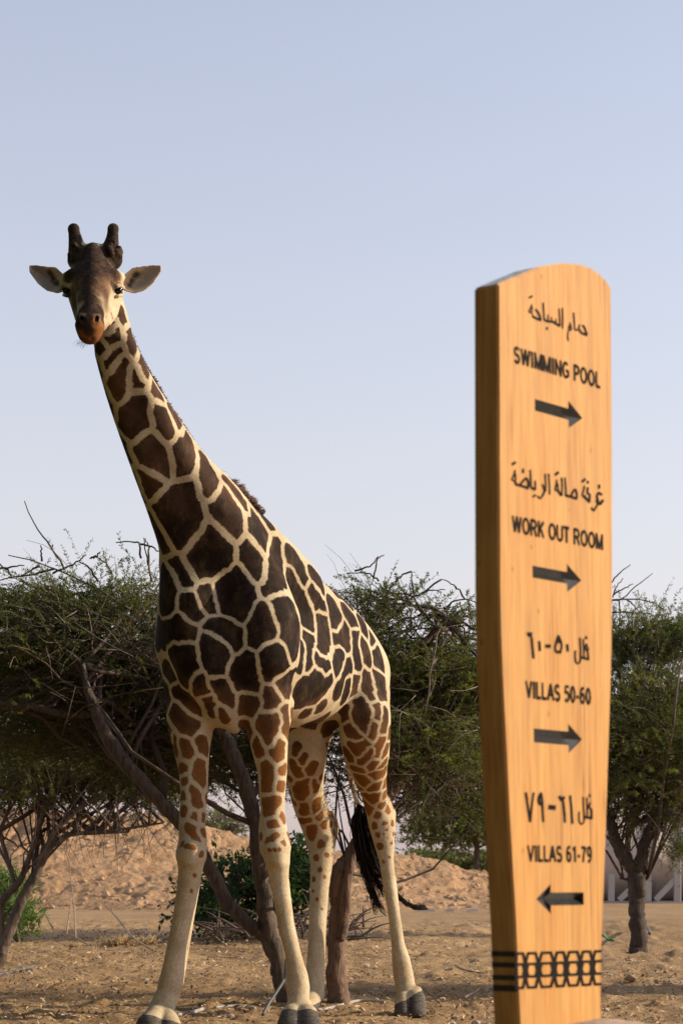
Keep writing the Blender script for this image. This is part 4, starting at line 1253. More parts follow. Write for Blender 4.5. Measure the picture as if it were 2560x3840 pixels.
def sprays(rng, starts, dirs, lens, leafy=0.85, step=.010, leaf_len=.021, leaf_w=.0068, droop=.25, nseg=6, rad=.0032, side=2, leaf_len_var=.5):
    """thorny twigs with a fringe of small leaves. Returns twig V,F and leaf V,F"""
    n = len(starts)
    t = np.linspace(0, 1, nseg)
    d = unit(dirs)
    up = np.array((0, 0, 1.0))
    wig = rng.normal(size=(n, 3)) * .22
    P = starts[:, None] + d[:, None] * (lens[:, None] * t)[..., None] + wig[:, None] * (lens[:, None] * t ** 2)[..., None] - up * (droop * lens[:, None] * t ** 2.2)[..., None]
    # small zigzag
    P[:, 1:] += rng.normal(size=(n, nseg - 1, 3)) * (lens * .018)[:, None, None]
    # twigs: three-sided tubes
    a = unit(np.cross(d, up + .01)); b = np.cross(d, a)
    ang = np.array((0, 2.0944, 4.1888))
    r = rad * (0.6 + .8 * rng.random(n))[:, None] * (1 - .75 * t)[None]
    ring = a[:, None, None] * np.cos(ang)[None, None, :, None] + b[:, None, None] * np.sin(ang)[None, None, :, None]
    TV = (P[:, :, None] + ring * r[:, :, None, None]).reshape(-1, 3)
    j = np.arange(3); jn = (j + 1) % 3
    q = np.stack([j, jn, jn + 3, j + 3], 1)
    TF = (q[None, None] + (np.arange(nseg - 1) * 3)[None, :, None, None] + (np.arange(n) * nseg * 3)[:, None, None, None]).reshape(-1, 4)
    # leaves
    has = rng.random(n) < leafy
    cnt = np.where(has, np.maximum(3, (lens * .88 / step)).astype(int), 0)
    tw = np.repeat(np.arange(n), cnt * side)
    m = len(tw)
    u = .10 + .90 * rng.random(m)
    x = u * (nseg - 1); i = np.minimum(x.astype(int), nseg - 2); fr = (x - i)[:, None]
    base = P[tw, i] * (1 - fr) + P[tw, i + 1] * fr
    tang = unit(P[tw, i + 1] - P[tw, i])
    rnd = rng.normal(size=(m, 3)); rnd[:, 2] += .25
    out = unit(rnd - tang * (rnd * tang).sum(1, keepdims=True))
    ld = unit(out * (.75 + .4 * rng.random((m, 1))) + tang * (.35 + .5 * rng.random((m, 1))))
    L = leaf_len * (1 - leaf_len_var / 2 + leaf_len_var * rng.random(m))
    sdv = unit(np.cross(ld, rng.normal(size=(m, 3)))) * (leaf_w * (.7 + .6 * rng.random(m)) / 2)[:, None]
    tip = base + ld * L[:, None]
    mid = base + ld * (L * .5)[:, None] + np.cross(ld, sdv) * .4
    LV = np.stack([base, mid + sdv, tip, mid - sdv], 1).reshape(-1, 3)
    LF = np.arange(4 * m).reshape(-1, 4)
    return TV, TF, LV, LF

def blob_points(rng, n, c, r, px=True, Y=None):
    """random points in a flattened ellipsoid; c and r in photo pixels at depth Y (depth radius in metres)"""
    p = rng.normal(size=(n, 3)); p = unit(p) * rng.random((n, 1)) ** .45
    C = W(c[0], c[1], Y)
    R = np.array((RP(r[0], Y), r[2], RP(r[1], Y)))
    return C + p * R, C, R

def crown(rng, blobs, hub, leaf, scale=1.0, **kw):
    """blobs: (px,py, rx_px, ry_px, ry_m, Y, n_twigs, leafy, len_lo, len_hi)"""
    S, D, L, LY = [], [], [], []
    T, Fq, LVs, LFs = [], [], [], []
    nt = nl = 0
    for (x, y, rx, rz, rd, Y, n, leafy, lo, hi) in blobs:
        n = int(n * scale)
        p, C, R = blob_points(rng, n, (x, y), (rx, rz, rd), Y=Y)
        o = p - hub; o[:, 2] *= .45
        d = unit(o) * .8 + rng.normal(size=(n, 3)) * np.array((.6, .6, .15)); d[:, 2] += .10
        ln = lo + rng.random(n) * (hi - lo)
        tv, tf, lv, lf = sprays(rng, p - unit(d) * (ln * .4)[:, None], d, ln, leafy=leafy, **kw)
        T.append(tv); Fq.append(tf + nt); nt += len(tv); LVs.append(lv); LFs.append(lf + nl); nl += len(lv)
    return np.concatenate(T), np.concatenate(Fq), np.concatenate(LVs), np.concatenate(LFs)

def boughs(rng, src, blobs, n, r0, r1, sag=.1):
    """curved branches from limb points out into the crown"""
    out = []
    tot = np.array([b[2] * b[3] for b in blobs], dtype=float); tot /= tot.sum()
    for _ in range(n):
        b = blobs[rng.choice(len(blobs), p=tot)]
        e, _, _ = blob_points(rng, 1, (b[0], b[1]), (b[2], b[3], b[4]), Y=b[5]); e = e[0]
        w = 1 / (np.linalg.norm(src - e, axis=1) + .3) ** 2; w /= w.sum()
        s = src[rng.choice(len(src), p=w)]
        m = (s + e) / 2 + rng.normal(size=3) * .12 * np.linalg.norm(e - s) + np.array((0, 0, sag * np.linalg.norm(e - s)))
        P = smooth_line([s, m, e], 9)
        P[1:-1] += rng.normal(size=(7, 3)) * .018
        rr = r0 + (r1 - r0) * rng.random() ** 2
        out.append((P, np.linspace(rr, rr * .28, 9)))
    return out

def make_tree(name, label, base, trunk, blobs, hub, leaf, seed, group='acacia trees behind the giraffe', nb=60, br=(.006, .022), bark=None, extra=None, twig=None, cat='tree', trunk_seg=20, scale=1.0, dead=0, **kw):
    rng = np.random.default_rng(seed)
    root = empty(name, base)
    lines = []
    for P, R in trunk:
        lines.append(gnarl(P, R, rng))
    v, f = thick_tubes(lines, seed, trunk_seg)
    add_obj('trunk', mesh_np('trunk', v, f), bark or BARK, root)
    src = np.concatenate([P[len(P) // 2:] for P, R in trunk])
    bl = boughs(rng, src, blobs, nb, *br) + (extra or [])
    if bl:
        v, f = tubes(bl, 6)
        add_obj('branches', mesh_np('branches', v, f), twig or TWIG, root)
    tv, tf, lv, lf = crown(rng, blobs, hub, leaf, scale, **kw)
    tag(add_obj('twigs', mesh_np('twigs', tv, tf, False), twig or TWIG, root), kind='stuff')
    if dead:
        L = []
        tot = np.array([b[2] * b[3] for b in blobs], dtype=float); tot /= tot.sum()
        for _ in range(dead):
            b = blobs[rng.choice(len(blobs), p=tot)]
            e, _c, _r = blob_points(rng, 1, (b[0], b[1]), (b[2] * 1.05, b[3] * 1.15, b[4] * 1.1), Y=b[5] - b[4] * .5); e = e[0]
            d = unit(rng.normal(size=3) * np.array((1, .6, .45))) * (.15 + .35 * rng.random())
            m = e + d * .5 + np.array((0, 0, .05 * rng.normal()))
            L.append((smooth_line([e, m, e + d - np.array((0, 0, abs(rng.normal()) * .10))], 6), np.linspace(.0026, .001, 6)))
        v, f = tubes(L, 4)
        tag(add_obj('dead_twigs', mesh_np('dead_twigs', v, f), TWIG_GREY, root), kind='stuff')
    o = add_obj('crown', mesh_np('crown', lv, lf, False), leaf, root)
    tag(root, label, cat, group)
    print(name, 'leaves', len(lf), 'twigs', len(tv) // 18)
    return root

def bare(rows, Y, r0, r1, rng, n=10):
    A = smooth_line(np.array(rows, dtype=float), n)
    P = np.array([W(x, y, Y) for x, y in A])
    P[1:-1] += rng.normal(size=(n - 2, 3)) * .004
    return P, np.linspace(r0, r1, n)

def copy_tree(o, loc, label, group, scale=(1, 1, 1), rz=0.0):
    r = o.copy(); COL.objects.link(r)
    r.location = loc; r.scale = scale; r.rotation_euler = (0, 0, rz)
    r['label'] = label; r['group'] = group
    for ch in o.children:
        c = ch.copy(); COL.objects.link(c); c.parent = r; c.matrix_parent_inverse = ch.matrix_parent_inverse.copy()
    return r

def build_trees():
    rng = np.random.default_rng(77)
    # ---- the leaning, forked acacia behind the giraffe
    Y = 15.1
    t1 = [limb_px([(1080, 3790, 42), (1066, 3720, 36), (1040, 3620, 34), (1002, 3509, 36), (985, 3400, 30), (965, 3260, 28), (951, 3109, 27), (925, 2980, 28), (890, 2870, 26), (849, 2767, 23), (800, 2680, 16), (770, 2560, 11)], Y),
          limb_px([(1005, 3520, 26), (940, 3474, 26), (850, 3385, 26), (790, 3275, 25), (735, 3180, 25), (667, 3080, 25), (560, 2960, 26), (450, 2830, 25), (380, 2710, 22), (335, 2600, 16), (310, 2490, 10)], Y),
          limb_px([(470, 2850, 14), (380, 2690, 13), (250, 2680, 12), (120, 2650, 13), (0, 2640, 14), (-140, 2590, 12)], 15.2),
          limb_px([(345, 2620, 10), (250, 2480, 9), (120, 2360, 9), (-20, 2320, 8)], 15.3),
          limb_px([(849, 2767, 16), (900, 2600, 12), (880, 2450, 9)], 15.3)]
    blobs1 = [(150, 2330, 470, 130, .9, 15.6, 380, .85, .3, .75), (380, 2260, 330, 110, .8, 15.8, 230, .85, .25, .7), (80, 2250, 300, 70, .7, 15.5, 120, .75, .25, .65),
              (250, 2480, 520, 120, 1.0, 16.0, 760, .80, .3, .7), (300, 2620, 520, 90, .9, 15.9, 520, .55, .3, .7), (650, 2480, 330, 300, .9, 16.2, 500, .8, .3, .6), (860, 2480, 250, 260, .9, 16.2, 350, .8, .3, .6),
              (250, 2760, 430, 90, .9, 16.3, 420, .72, .3, .6),
              (780, 2790, 300, 150, .8, 16.4, 420, .75, .3, .6), (560, 2850, 200, 120, .8, 16.5, 240, .75, .3, .6), (1000, 2850, 220, 130, .8, 16.5, 260, .75, .3, .6), (280, 2590, 560, 210, 1.1, 17.2, 620, .9, .35, .7)]
    hub1 = W(520, 2760, 15.3)
    ex = []
    for rows in ([(242, 2138), (210, 2075), (171, 2021), (132, 1962), (93, 1879)], [(489, 2285), (371, 2212), (293, 2173), (205, 2133), (112, 2097), (32, 2082)], [(205, 2133), (120, 2155), (50, 2165), (-20, 2180)],
                 [(150, 2122), (110, 2145), (80, 2160)], [(45, 2160), (10, 2120), (-40, 2105)], [(0, 2133), (50, 2125), (93, 2121)],
                 [(570, 2177), (552, 2100), (540, 2016)], [(530, 2094), (525, 2041), (489, 2031), (435, 2035)], [(525, 2041), (560, 2048), (590, 2060), (615, 2090)], [(555, 2120), (560, 2060), (545, 2018)],
                 [(420, 2148), (395, 2110), (355, 2088)], [(355, 2088), (378, 2070)], [(355, 2088), (337, 2093)], [(370, 2180), (330, 2125), (300, 2105)], [(200, 2150), (280, 2115), (325, 2080)], [(158, 2105), (158, 2070), (153, 2045)]):
        ex.append(bare(rows, 15.4, .0085, .0035, rng))
    # a pale tangle of dead stems low in the crown
    for k in range(60):
        x, y = 380 + rng.random() * 230, 2440 + rng.normal() * 30
        dx = 60 + rng.random() * 140
        ex.append(bare([(x, y), (x + dx * .5, y - 14 + rng.normal() * 12), (x + dx, y - 30 + rng.normal() * 26)], 15.0 + rng.random() * .4, .004, .0016, rng, 7))
    T1 = make_tree('acacia_tree', 'leaning acacia with a forked grey trunk rising behind the giraffe front legs', G(1074, 3763), t1, blobs1, hub1, LEAF, 101, nb=120, extra=ex, dead=220)

    # ---- the acacia with the thick upright bole by the giraffe's tail
    Y = 14.75
    t2 = [limb_px([(1266, 3800, 46), (1263, 3740, 40), (1258, 3600, 34), (1260, 3450, 33), (1262, 3350, 32), (1275, 3285, 33), (1300, 3235, 31), (1345, 3150, 30), (1400, 3050, 27, 15.1), (1465, 2960, 29, 15.3), (1540, 2890, 22, 15.5), (1600, 2835, 16, 15.6), (1690, 2740, 11, 15.8), (1770, 2620, 7, 16.0)], 15.0),
          limb_px([(1272, 3520, 18), (1289, 3460, 21), (1300, 3300, 20), (1318, 3220, 20), (1340, 3160, 20)], 14.95),
          limb_px([(1465, 2960, 24), (1440, 2800, 18), (1450, 2640, 14), (1490, 2490, 12), (1547, 2439, 11), (1590, 2408, 10), (1639, 2367, 8), (1669, 2339, 7), (1651, 2296, 5)], 15.3),
          limb_px([(1600, 2835, 11), (1700, 2800, 10), (1820, 2760, 9), (1960, 2700, 7)], 15.7),
          limb_px([(1440, 2800, 12), (1360, 2640, 10), (1300, 2480, 8)], 15.5)]
    blobs2 = [(1560, 2560, 260, 130, .8, 15.6, 520, .92, .25, .55), (1720, 2520, 230, 120, .8, 15.7, 420, .92, .25, .5), (1400, 2450, 230, 160, .8, 15.8, 360, .9, .25, .5),
              (1420, 2260, 230, 80, .6, 15.5, 130, .75, .25, .55), (1700, 2320, 150, 60, .5, 15.5, 90, .75, .2, .4), (1620, 2700, 300, 130, .9, 15.8, 520, .65, .3, .6), (1700, 2860, 280, 110, .9, 16.0, 420, .5, .3, .6),
              (1950, 2600, 250, 200, .9, 15.9, 330, .8, .3, .6), (1330, 2750, 250, 200, .8, 16.1, 350, .75, .3, .6),
              (1600, 2780, 260, 150, .5, 14.9, 230, .75, .35, .65), (1660, 2960, 300, 90, .7, 15.8, 170, .5, .3, .6), (1800, 2960, 200, 110, .6, 16.3, 120, .6, .3, .6), (1620, 2700, 360, 200, 1.0, 17.2, 420, .9, .35, .65)]
    hub2 = W(1500, 2830, 15.2)
    ex = []
    for rows in ([(1639, 2365), (1598, 2314), (1560, 2263), (1552, 2235), (1544, 2189), (1543, 2145)],):
        ex.append(bare(rows, 15.3, .011, .004, rng))
    for rows in ([(1555, 2235), (1595, 2217), (1629, 2212), (1669, 2212)], [(1662, 2286), (1695, 2258), (1731, 2247), (1779, 2254), (1830, 2290)], [(1741, 2245), (1720, 2212), (1692, 2186), (1654, 2173)],
                 [(1654, 2173), (1600, 2215), (1552, 2240), (1500, 2270), (1450, 2280)], [(1543, 2143), (1510, 2155), (1480, 2180), (1458, 2205)], [(1545, 2262), (1500, 2250), (1450, 2246), (1400, 2252)],
                 [(1552, 2240), (1520, 2226), (1480, 2224), (1440, 2222)], [(1450, 2360), (1510, 2325), (1580, 2310), (1650, 2295)], [(1564, 2310), (1600, 2285), (1640, 2280), (1690, 2278)],
                 [(1672, 2350), (1730, 2350), (1790, 2345)], [(1672, 2332), (1700, 2360), (1750, 2372), (1800, 2375)], [(1535, 2350), (1542, 2295), (1545, 2290)], [(1690, 2325), (1740, 2360), (1745, 2420), (1757, 2470)],
                 [(1400, 2170), (1415, 2100), (1440, 2080)], [(1330, 2140), (1390, 2120), (1420, 2085)], [(1420, 2180), (1380, 2150), (1300, 2150)], [(1430, 2250), (1480, 2190), (1500, 2160)]):
        ex.append(bare(rows, 15.35, .0075, .003, rng))
    for k in range(70):
        x, y = 1480 + rng.random() * 320, 2780 + rng.random() * 200
        dx, dy = rng.normal() * 90, 40 + rng.random() * 170
        ex.append(bare([(x, y), (x + dx * .3, y + dy * .5), (x + dx, y + dy)], 15.0 + rng.random() * .7, .0035, .0013, rng, 8))
    T2 = make_tree('acacia_tree', 'acacia with a thick straight reddish bole standing by the giraffe tail', G(1265, 3778), t2, blobs2, hub2, LEAF, 202, nb=110, bark=BARK_RED, extra=ex, dead=220)

    # ---- the low spreading acacia at the left edge
    Y = 19.2
    t3 = [limb_px([(-14, 3650, 26), (0, 3590, 24), (22, 3525, 21), (54, 3449, 20), (89, 3369, 20), (120, 3302, 18), (147, 3257, 17), (170, 3200, 15), (215, 3110, 13), (300, 3030, 10), (400, 2980, 8)], Y),
          limb_px([(14, 3535, 12), (9, 3494, 12), (4, 3413, 13), (18, 3369, 14), (58, 3324, 14), (85, 3284, 12), (125, 3177, 11), (143, 3101, 10), (170, 3000, 8)], Y),
          limb_px([(170, 3200, 9), (241, 3140, 8), (312, 3123, 7), (400, 3118, 6), (491, 3105, 5), (616, 3085, 3)], Y),
          limb_px([(165, 3215, 7), (187, 3160, 7), (260, 3130, 6), (340, 3126, 5), (480, 3120, 4)], Y),
          limb_px([(60, 3324, 8), (30, 3220, 8), (0, 3130, 7), (-40, 3040, 6)], Y)]
    blobs3 = [(180, 2830, 420, 120, 1.0, 19.6, 700, .8, .3, .65), (420, 2880, 320, 110, .9, 19.8, 480, .75, .3, .65), (60, 2960, 240, 80, .8, 19.5, 260, .7, .25, .55), (560, 2960, 200, 60, .7, 19.9, 160, .6, .3, .55), (700, 2800, 200, 160, .8, 20.0, 260, .75, .3, .6), (280, 2860, 430, 150, 1.0, 21.2, 420, .9, .35, .7)]
    ex = []
    for k in range(55):
        x, y = 180 + rng.random() * 430, 3020 + rng.random() * 90
        dx, dy = rng.normal() * 60, 40 + rng.random() * 150
        ex.append(bare([(x, y), (x + dx * .4, y + dy * .4), (x + dx, y + dy)], 19.2 + rng.normal() * .3, .004, .0015, rng, 7))
    T3 = make_tree('acacia_tree', 'low spreading acacia with two slanting stems at the left edge', G(0, 3620), t3, blobs3, W(200, 3150, 19.2), LEAF_OLIVE, 303, nb=90, extra=ex, dead=120, leaf_len=.026, leaf_w=.0085, step=.012)

    # ---- the stout acacia right of the signpost; shade is painted into its bark
    Y = 24.6
    t4 = [limb_px([(2384, 3600, 44), (2385, 3560, 36), (2383, 3480, 30), (2378, 3380, 31), (2376, 3310, 34), (2366, 3262, 26), (2332, 3205, 24), (2308, 3150, 22), (2285, 3080, 18), (2250, 2980, 13), (2200, 2860, 9)], Y),
          limb_px([(2384, 3310, 24), (2400, 3235, 22), (2412, 3165, 20), (2440, 3100, 17), (2500, 3020, 14), (2590, 2940, 10)], Y),
          limb_px([(2372, 3260, 13), (2352, 3196, 12), (2356, 3130, 11), (2370, 3040, 10), (2400, 2900, 8)], Y),
          limb_px([(2408, 3190, 10), (2445, 3130, 10), (2480, 3090, 8)], Y),
          limb_px([(2366, 3300, 7), (2350, 3298, 5), (2322, 3292, 4)], Y), limb_px([(2410, 3305, 7), (2425, 3292, 6), (2430, 3284, 3)], Y)]
    blobs4 = [(2420, 2620, 330, 130, 1.23, 24.9, 620, 0.92, 0.34, 0.73), (2350, 2760, 300, 120, 1.12, 24.5, 520, 0.92, 0.34, 0.73), (2560, 2800, 330, 160, 1.23, 25.0, 460, 0.55, 0.39, 0.78), (2400, 2395, 250, 80, 0.9, 25.4, 330, 0.85, 0.34, 0.67), (2560, 2385, 200, 80, 0.9, 25.4, 230, 0.85, 0.34, 0.67), (2420, 2450, 300, 80, 0.9, 25.4, 240, 0.75, 0.34, 0.67), (2330, 2920, 250, 100, 0.9, 24.5, 330, 0.88, 0.34, 0.62), (2520, 3020, 260, 110, 1.01, 24.8, 300, 0.7, 0.34, 0.62), (2800, 2750, 300, 250, 1.34, 25.0, 420, 0.8, 0.39, 0.78), (2540, 3180, 60, 50, 0.34, 24.3, 46, 0.95, 0.22, 0.39), (2100, 2750, 260, 260, 1.12, 25.1, 420, 0.8, 0.34, 0.67), (2450, 2780, 360, 230, 1.3, 26.4, 420, 0.9, 0.35, 0.7)]
    ex = []
    for rows in ([(2290, 2185), (2320, 2150), (2363, 2117)], [(2295, 2240), (2310, 2200), (2335, 2168)], [(2290, 2252), (2330, 2245), (2380, 2200), (2445, 2150)], [(2290, 2250), (2340, 2246), (2400, 2247), (2450, 2262), (2490, 2290)], [(2300, 2230), (2340, 2205), (2373, 2190)],
                 [(2345, 2245), (2380, 2275), (2400, 2310)], [(2290, 2297), (2340, 2296), (2400, 2300), (2440, 2300)], [(2318, 2250), (2322, 2290), (2322, 2325)], [(2480, 2540), (2540, 2600), (2580, 2660)]):
        ex.append(bare(rows, 24.7, .0105, .0045, rng))
    for k in range(60):
        x, y = 2280 + rng.random() * 300, 2850 + rng.random() * 170
        dx, dy = 30 + rng.normal() * 60, 60 + rng.random() * 200
        ex.append(bare([(x, y), (x + dx * .3, y + dy * .5), (x + dx, y + dy)], 24.2 + rng.random() * .6, .0045, .0018, rng, 8))
    T4 = make_tree('acacia_tree', 'stout shade-darkened acacia with a forked bole right of the signpost', W(2385, 3600, 24.6), t4, blobs4, W(2400, 2950, 24.7), LEAF_OLIVE, 404, nb=120, bark=bark_mat('acacia_bark_shaded', (.022, .016, .012), (.085, .06, .042)), extra=ex, dead=220, leaf_len=.033, leaf_w=.0105, step=.0155)

    # ---- more of the same grove, out of the picture: they throw the long shadows and close in the paddock
    far = 'acacias standing around the paddock outside the view'
    for o, loc, sc, rz in ((T2, (4.6, 16.1, .05), (1, .40, .95), 0.0), (T1, (8.2, 16.1, .05), (1, .40, 1.0), 0.0)):
        copy_tree(o, loc, 'acacia standing outside the view, ' + ('nearer' if loc[0] < 7 else 'farther') + ' of two beyond the right edge', far, sc, rz)

    # ---- an added leafy screen, unseen on the viewer's left and behind, cuts skylight
    A = smooth_line([(-4.0, 14.5), (-3.45, 11.0), (-2.95, 8.0), (-2.7, 5.0), (-2.5, 0.0), (-2.0, -2.8), (0.5, -3.6), (3.4, -3.8)], 210)
    t = np.gradient(A, axis=0); t /= np.linalg.norm(t, axis=1)[:, None]
    nrm = np.stack([-t[:, 1], t[:, 0]], 1)
    prof = [(-.7, -.05), (-.7, 1.4), (-.72, 3.0), (-.68, 5.0), (-.45, 6.4), (0, 6.6), (.45, 6.4), (.68, 5.0), (.72, 3.0), (.7, 1.4), (.7, -.05)]
    pp = smooth_line(np.array(prof), 70)
    V = np.concatenate([np.stack([A[:, 0] + nrm[:, 0] * o, A[:, 1] + nrm[:, 1] * o, np.full(len(A), z)], 1) for o, z in pp])
    bump = (vnoise(V, 3, 1) - .5) * .3 + (vnoise(V, 9, 2) - .5) * .16
    V[:, 0] += bump; V[:, 1] += (vnoise(V, 5, 3) - .5) * .25; V[:, 2] += (vnoise(V, 6, 4) - .5) * .15
    hm = leaf_mat('blocker_leaf', (.012, .028, .007), (.025, .05, .012), (.04, .07, .018))
    root = empty('skylight_blocker', (-2.6, 3, 0))
    add_obj('blocker_mass', mesh_np('blocker_mass', V, grid_faces(len(A), 70), False), hm, root)
    rg = np.random.default_rng(4)
    k = rg.choice(len(V), 9000)
    c = V[k] + rg.normal(size=(9000, 3)) * .03; d = unit(rg.normal(size=(9000, 3))) * .05; e = unit(np.cross(d, rg.normal(size=(9000, 3)))) * .02
    add_obj('leaves', mesh_np('leaves', np.stack([c - d, c + e, c + d, c - e], 1).reshape(-1, 3), np.arange(36000).reshape(-1, 4), False), hm, root)
    tag(root, 'tall dark leafy screen added beside and behind the viewer, outside the view, to cut skylight', 'skylight_blocker')

    # ---- broad-leaved shrubs
    sh = 'broad-leaved shrubs under the acacias'
    def shrub(name, label, base, blobs, hub, leaf, seed, stems, **kw):
        rg = np.random.default_rng(seed)
        tr = []
        for (x, y) in stems:
            b = np.array(base); e = hub + np.array(((x - 0) * 1.0, rg.normal() * .2, y))
            P = smooth_line([b + np.array((rg.normal() * .05, rg.normal() * .05, -.03)), (b + e) / 2 + rg.normal(size=3) * .08, e], 12)
            tr.append((P, np.linspace(.022, .008, 12)))
        return make_tree(name, label, base, tr, blobs, hub, leaf, seed, group=sh, cat='shrub', trunk_seg=7, br=(.004, .010), **kw)
    b = G(960, 3520)
    shrub('leafy_shrub', 'dark green leafy shrub low behind the forked acacia trunk', b, [(980, 3320, 210, 130, .6, b[1], 210, .9, .2, .45), (800, 3400, 130, 80, .5, b[1] - .2, 90, .85, .2, .4), (1080, 3260, 120, 120, .5, b[1] - .1, 120, .9, .2, .4), (900, 3440, 220, 60, .5, b[1], 90, .45, .2, .4)], W(960, 3360, b[1]), LEAF_SHRUB, 505,
          [(-.5, .1), (-.2, .3), (.1, .35), (.3, .3), (.5, .15)], nb=60, leaf_len=.075, leaf_w=.034, step=.035, rad=.004, droop=.1)
    b = G(40, 3540)
    shrub('leafy_shrub', 'bright green willow-leaved shrub at the foot of the left-edge acacia', b, [(60, 3420, 70, 110, .4, b[1] + .3, 110, .95, .2, .4), (20, 3330, 60, 70, .4, b[1] + .4, 60, .9, .2, .35)], W(50, 3480, b[1] + .3), leaf_mat('willow_leaf', (.05, .09, .02), (.10, .17, .04), (.17, .23, .07)), 606,
          [(-.15, .2), (.05, .3), (.15, .15)], nb=24, leaf_len=.085, leaf_w=.016, step=.03, rad=.003, droop=.2)
    # dead brush heaped under it
    rg = np.random.default_rng(9)
    L = []
    for k in range(110):
        x, y = 760 + rg.random() * 620, 3470 + rg.random() * 60
        Yb = 20.5 + rg.random() * 2
        a = rg.normal() * .9
        l = 80 + rg.random() * 190
        p = [(x, y), (x + math.sin(a) * l * .5, y - abs(math.cos(a)) * l * .35), (x + math.sin(a) * l, y - abs(math.cos(a)) * l * .6 + 15)]
        A = smooth_line(np.array(p), 8)
        P = np.array([W(q[0], q[1], Yb) for q in A]); P[:, 2] = np.maximum(P[:, 2], float(ground_z(0, Yb)) + .005)
        L.append((P, np.linspace(.007 + .012 * rg.random() ** 2, .002, 8)))
    v, f = tubes(L, 5)
    o = add_obj('dead_brush', mesh_np('dead_brush', v, f), simple_mat('dead_brush', (.10, .072, .052), .9, 12, .4))
    tag(o, 'heap of dead dark branches lying under the leafy shrub', 'brush', kind='stuff')

    # ---- beyond the bank
    fa = 'trees beyond the earth bank'
    Yf = 50.0
    make_tree('distant_tree', 'pale olive tree with a straight trunk beyond the earth bank', W(1790, 3300, Yf), [limb_px([(1788, 3320, 11), (1786, 3240, 10), (1784, 3150, 9), (1770, 3060, 6)], Yf), limb_px([(1786, 3180, 5), (1740, 3100, 4), (1680, 3060, 3)], Yf)],
              [(1700, 3100, 170, 70, 1.2, Yf, 170, .95, .5, 1.0), (1800, 3060, 170, 80, 1.2, Yf, 190, .95, .5, 1.0), (1620, 3060, 90, 60, 1., Yf, 70, .9, .4, .9), (1900, 3080, 150, 100, 1., Yf, 160, .9, .5, 1)], W(1780, 3130, Yf), LEAF_FAR, 707, group=fa, nb=50, br=(.015, .04), leaf_len=.11, leaf_w=.045, step=.05, rad=.01)
    make_tree('distant_bush', 'hazy olive bush on the skyline behind the earth bank', W(1620, 3290, Yf + 4), [limb_px([(1625, 3300, 5), (1622, 3240, 4), (1615, 3200, 3)], Yf + 4)],
              [(1620, 3225, 80, 35, 1., Yf + 4, 160, .95, .4, .8), (1720, 3235, 90, 30, 1., Yf + 4, 150, .95, .4, .8), (1820, 3250, 120, 40, 1., Yf + 4, 200, .95, .4, .8)], W(1650, 3260, Yf + 4), LEAF_FAR, 808, group=fa, cat='bush', nb=30, br=(.01, .025), leaf_len=.11, leaf_w=.05, step=.05, rad=.008, trunk_seg=6)
    make_tree('distant_bush', 'grey dry bush on the skyline behind the left part of the bank', W(850, 3200, Yf), [limb_px([(850, 3240, 5), (848, 3150, 4), (840, 3110, 3)], Yf)],
              [(840, 3090, 110, 60, 1., Yf, 150, .35, .5, .9)], W(845, 3160, Yf), LEAF_FAR, 909, group=fa, cat='bush', nb=50, br=(.01, .02), leaf_len=.09, leaf_w=.04, step=.07, rad=.008, trunk_seg=6)
build_trees()
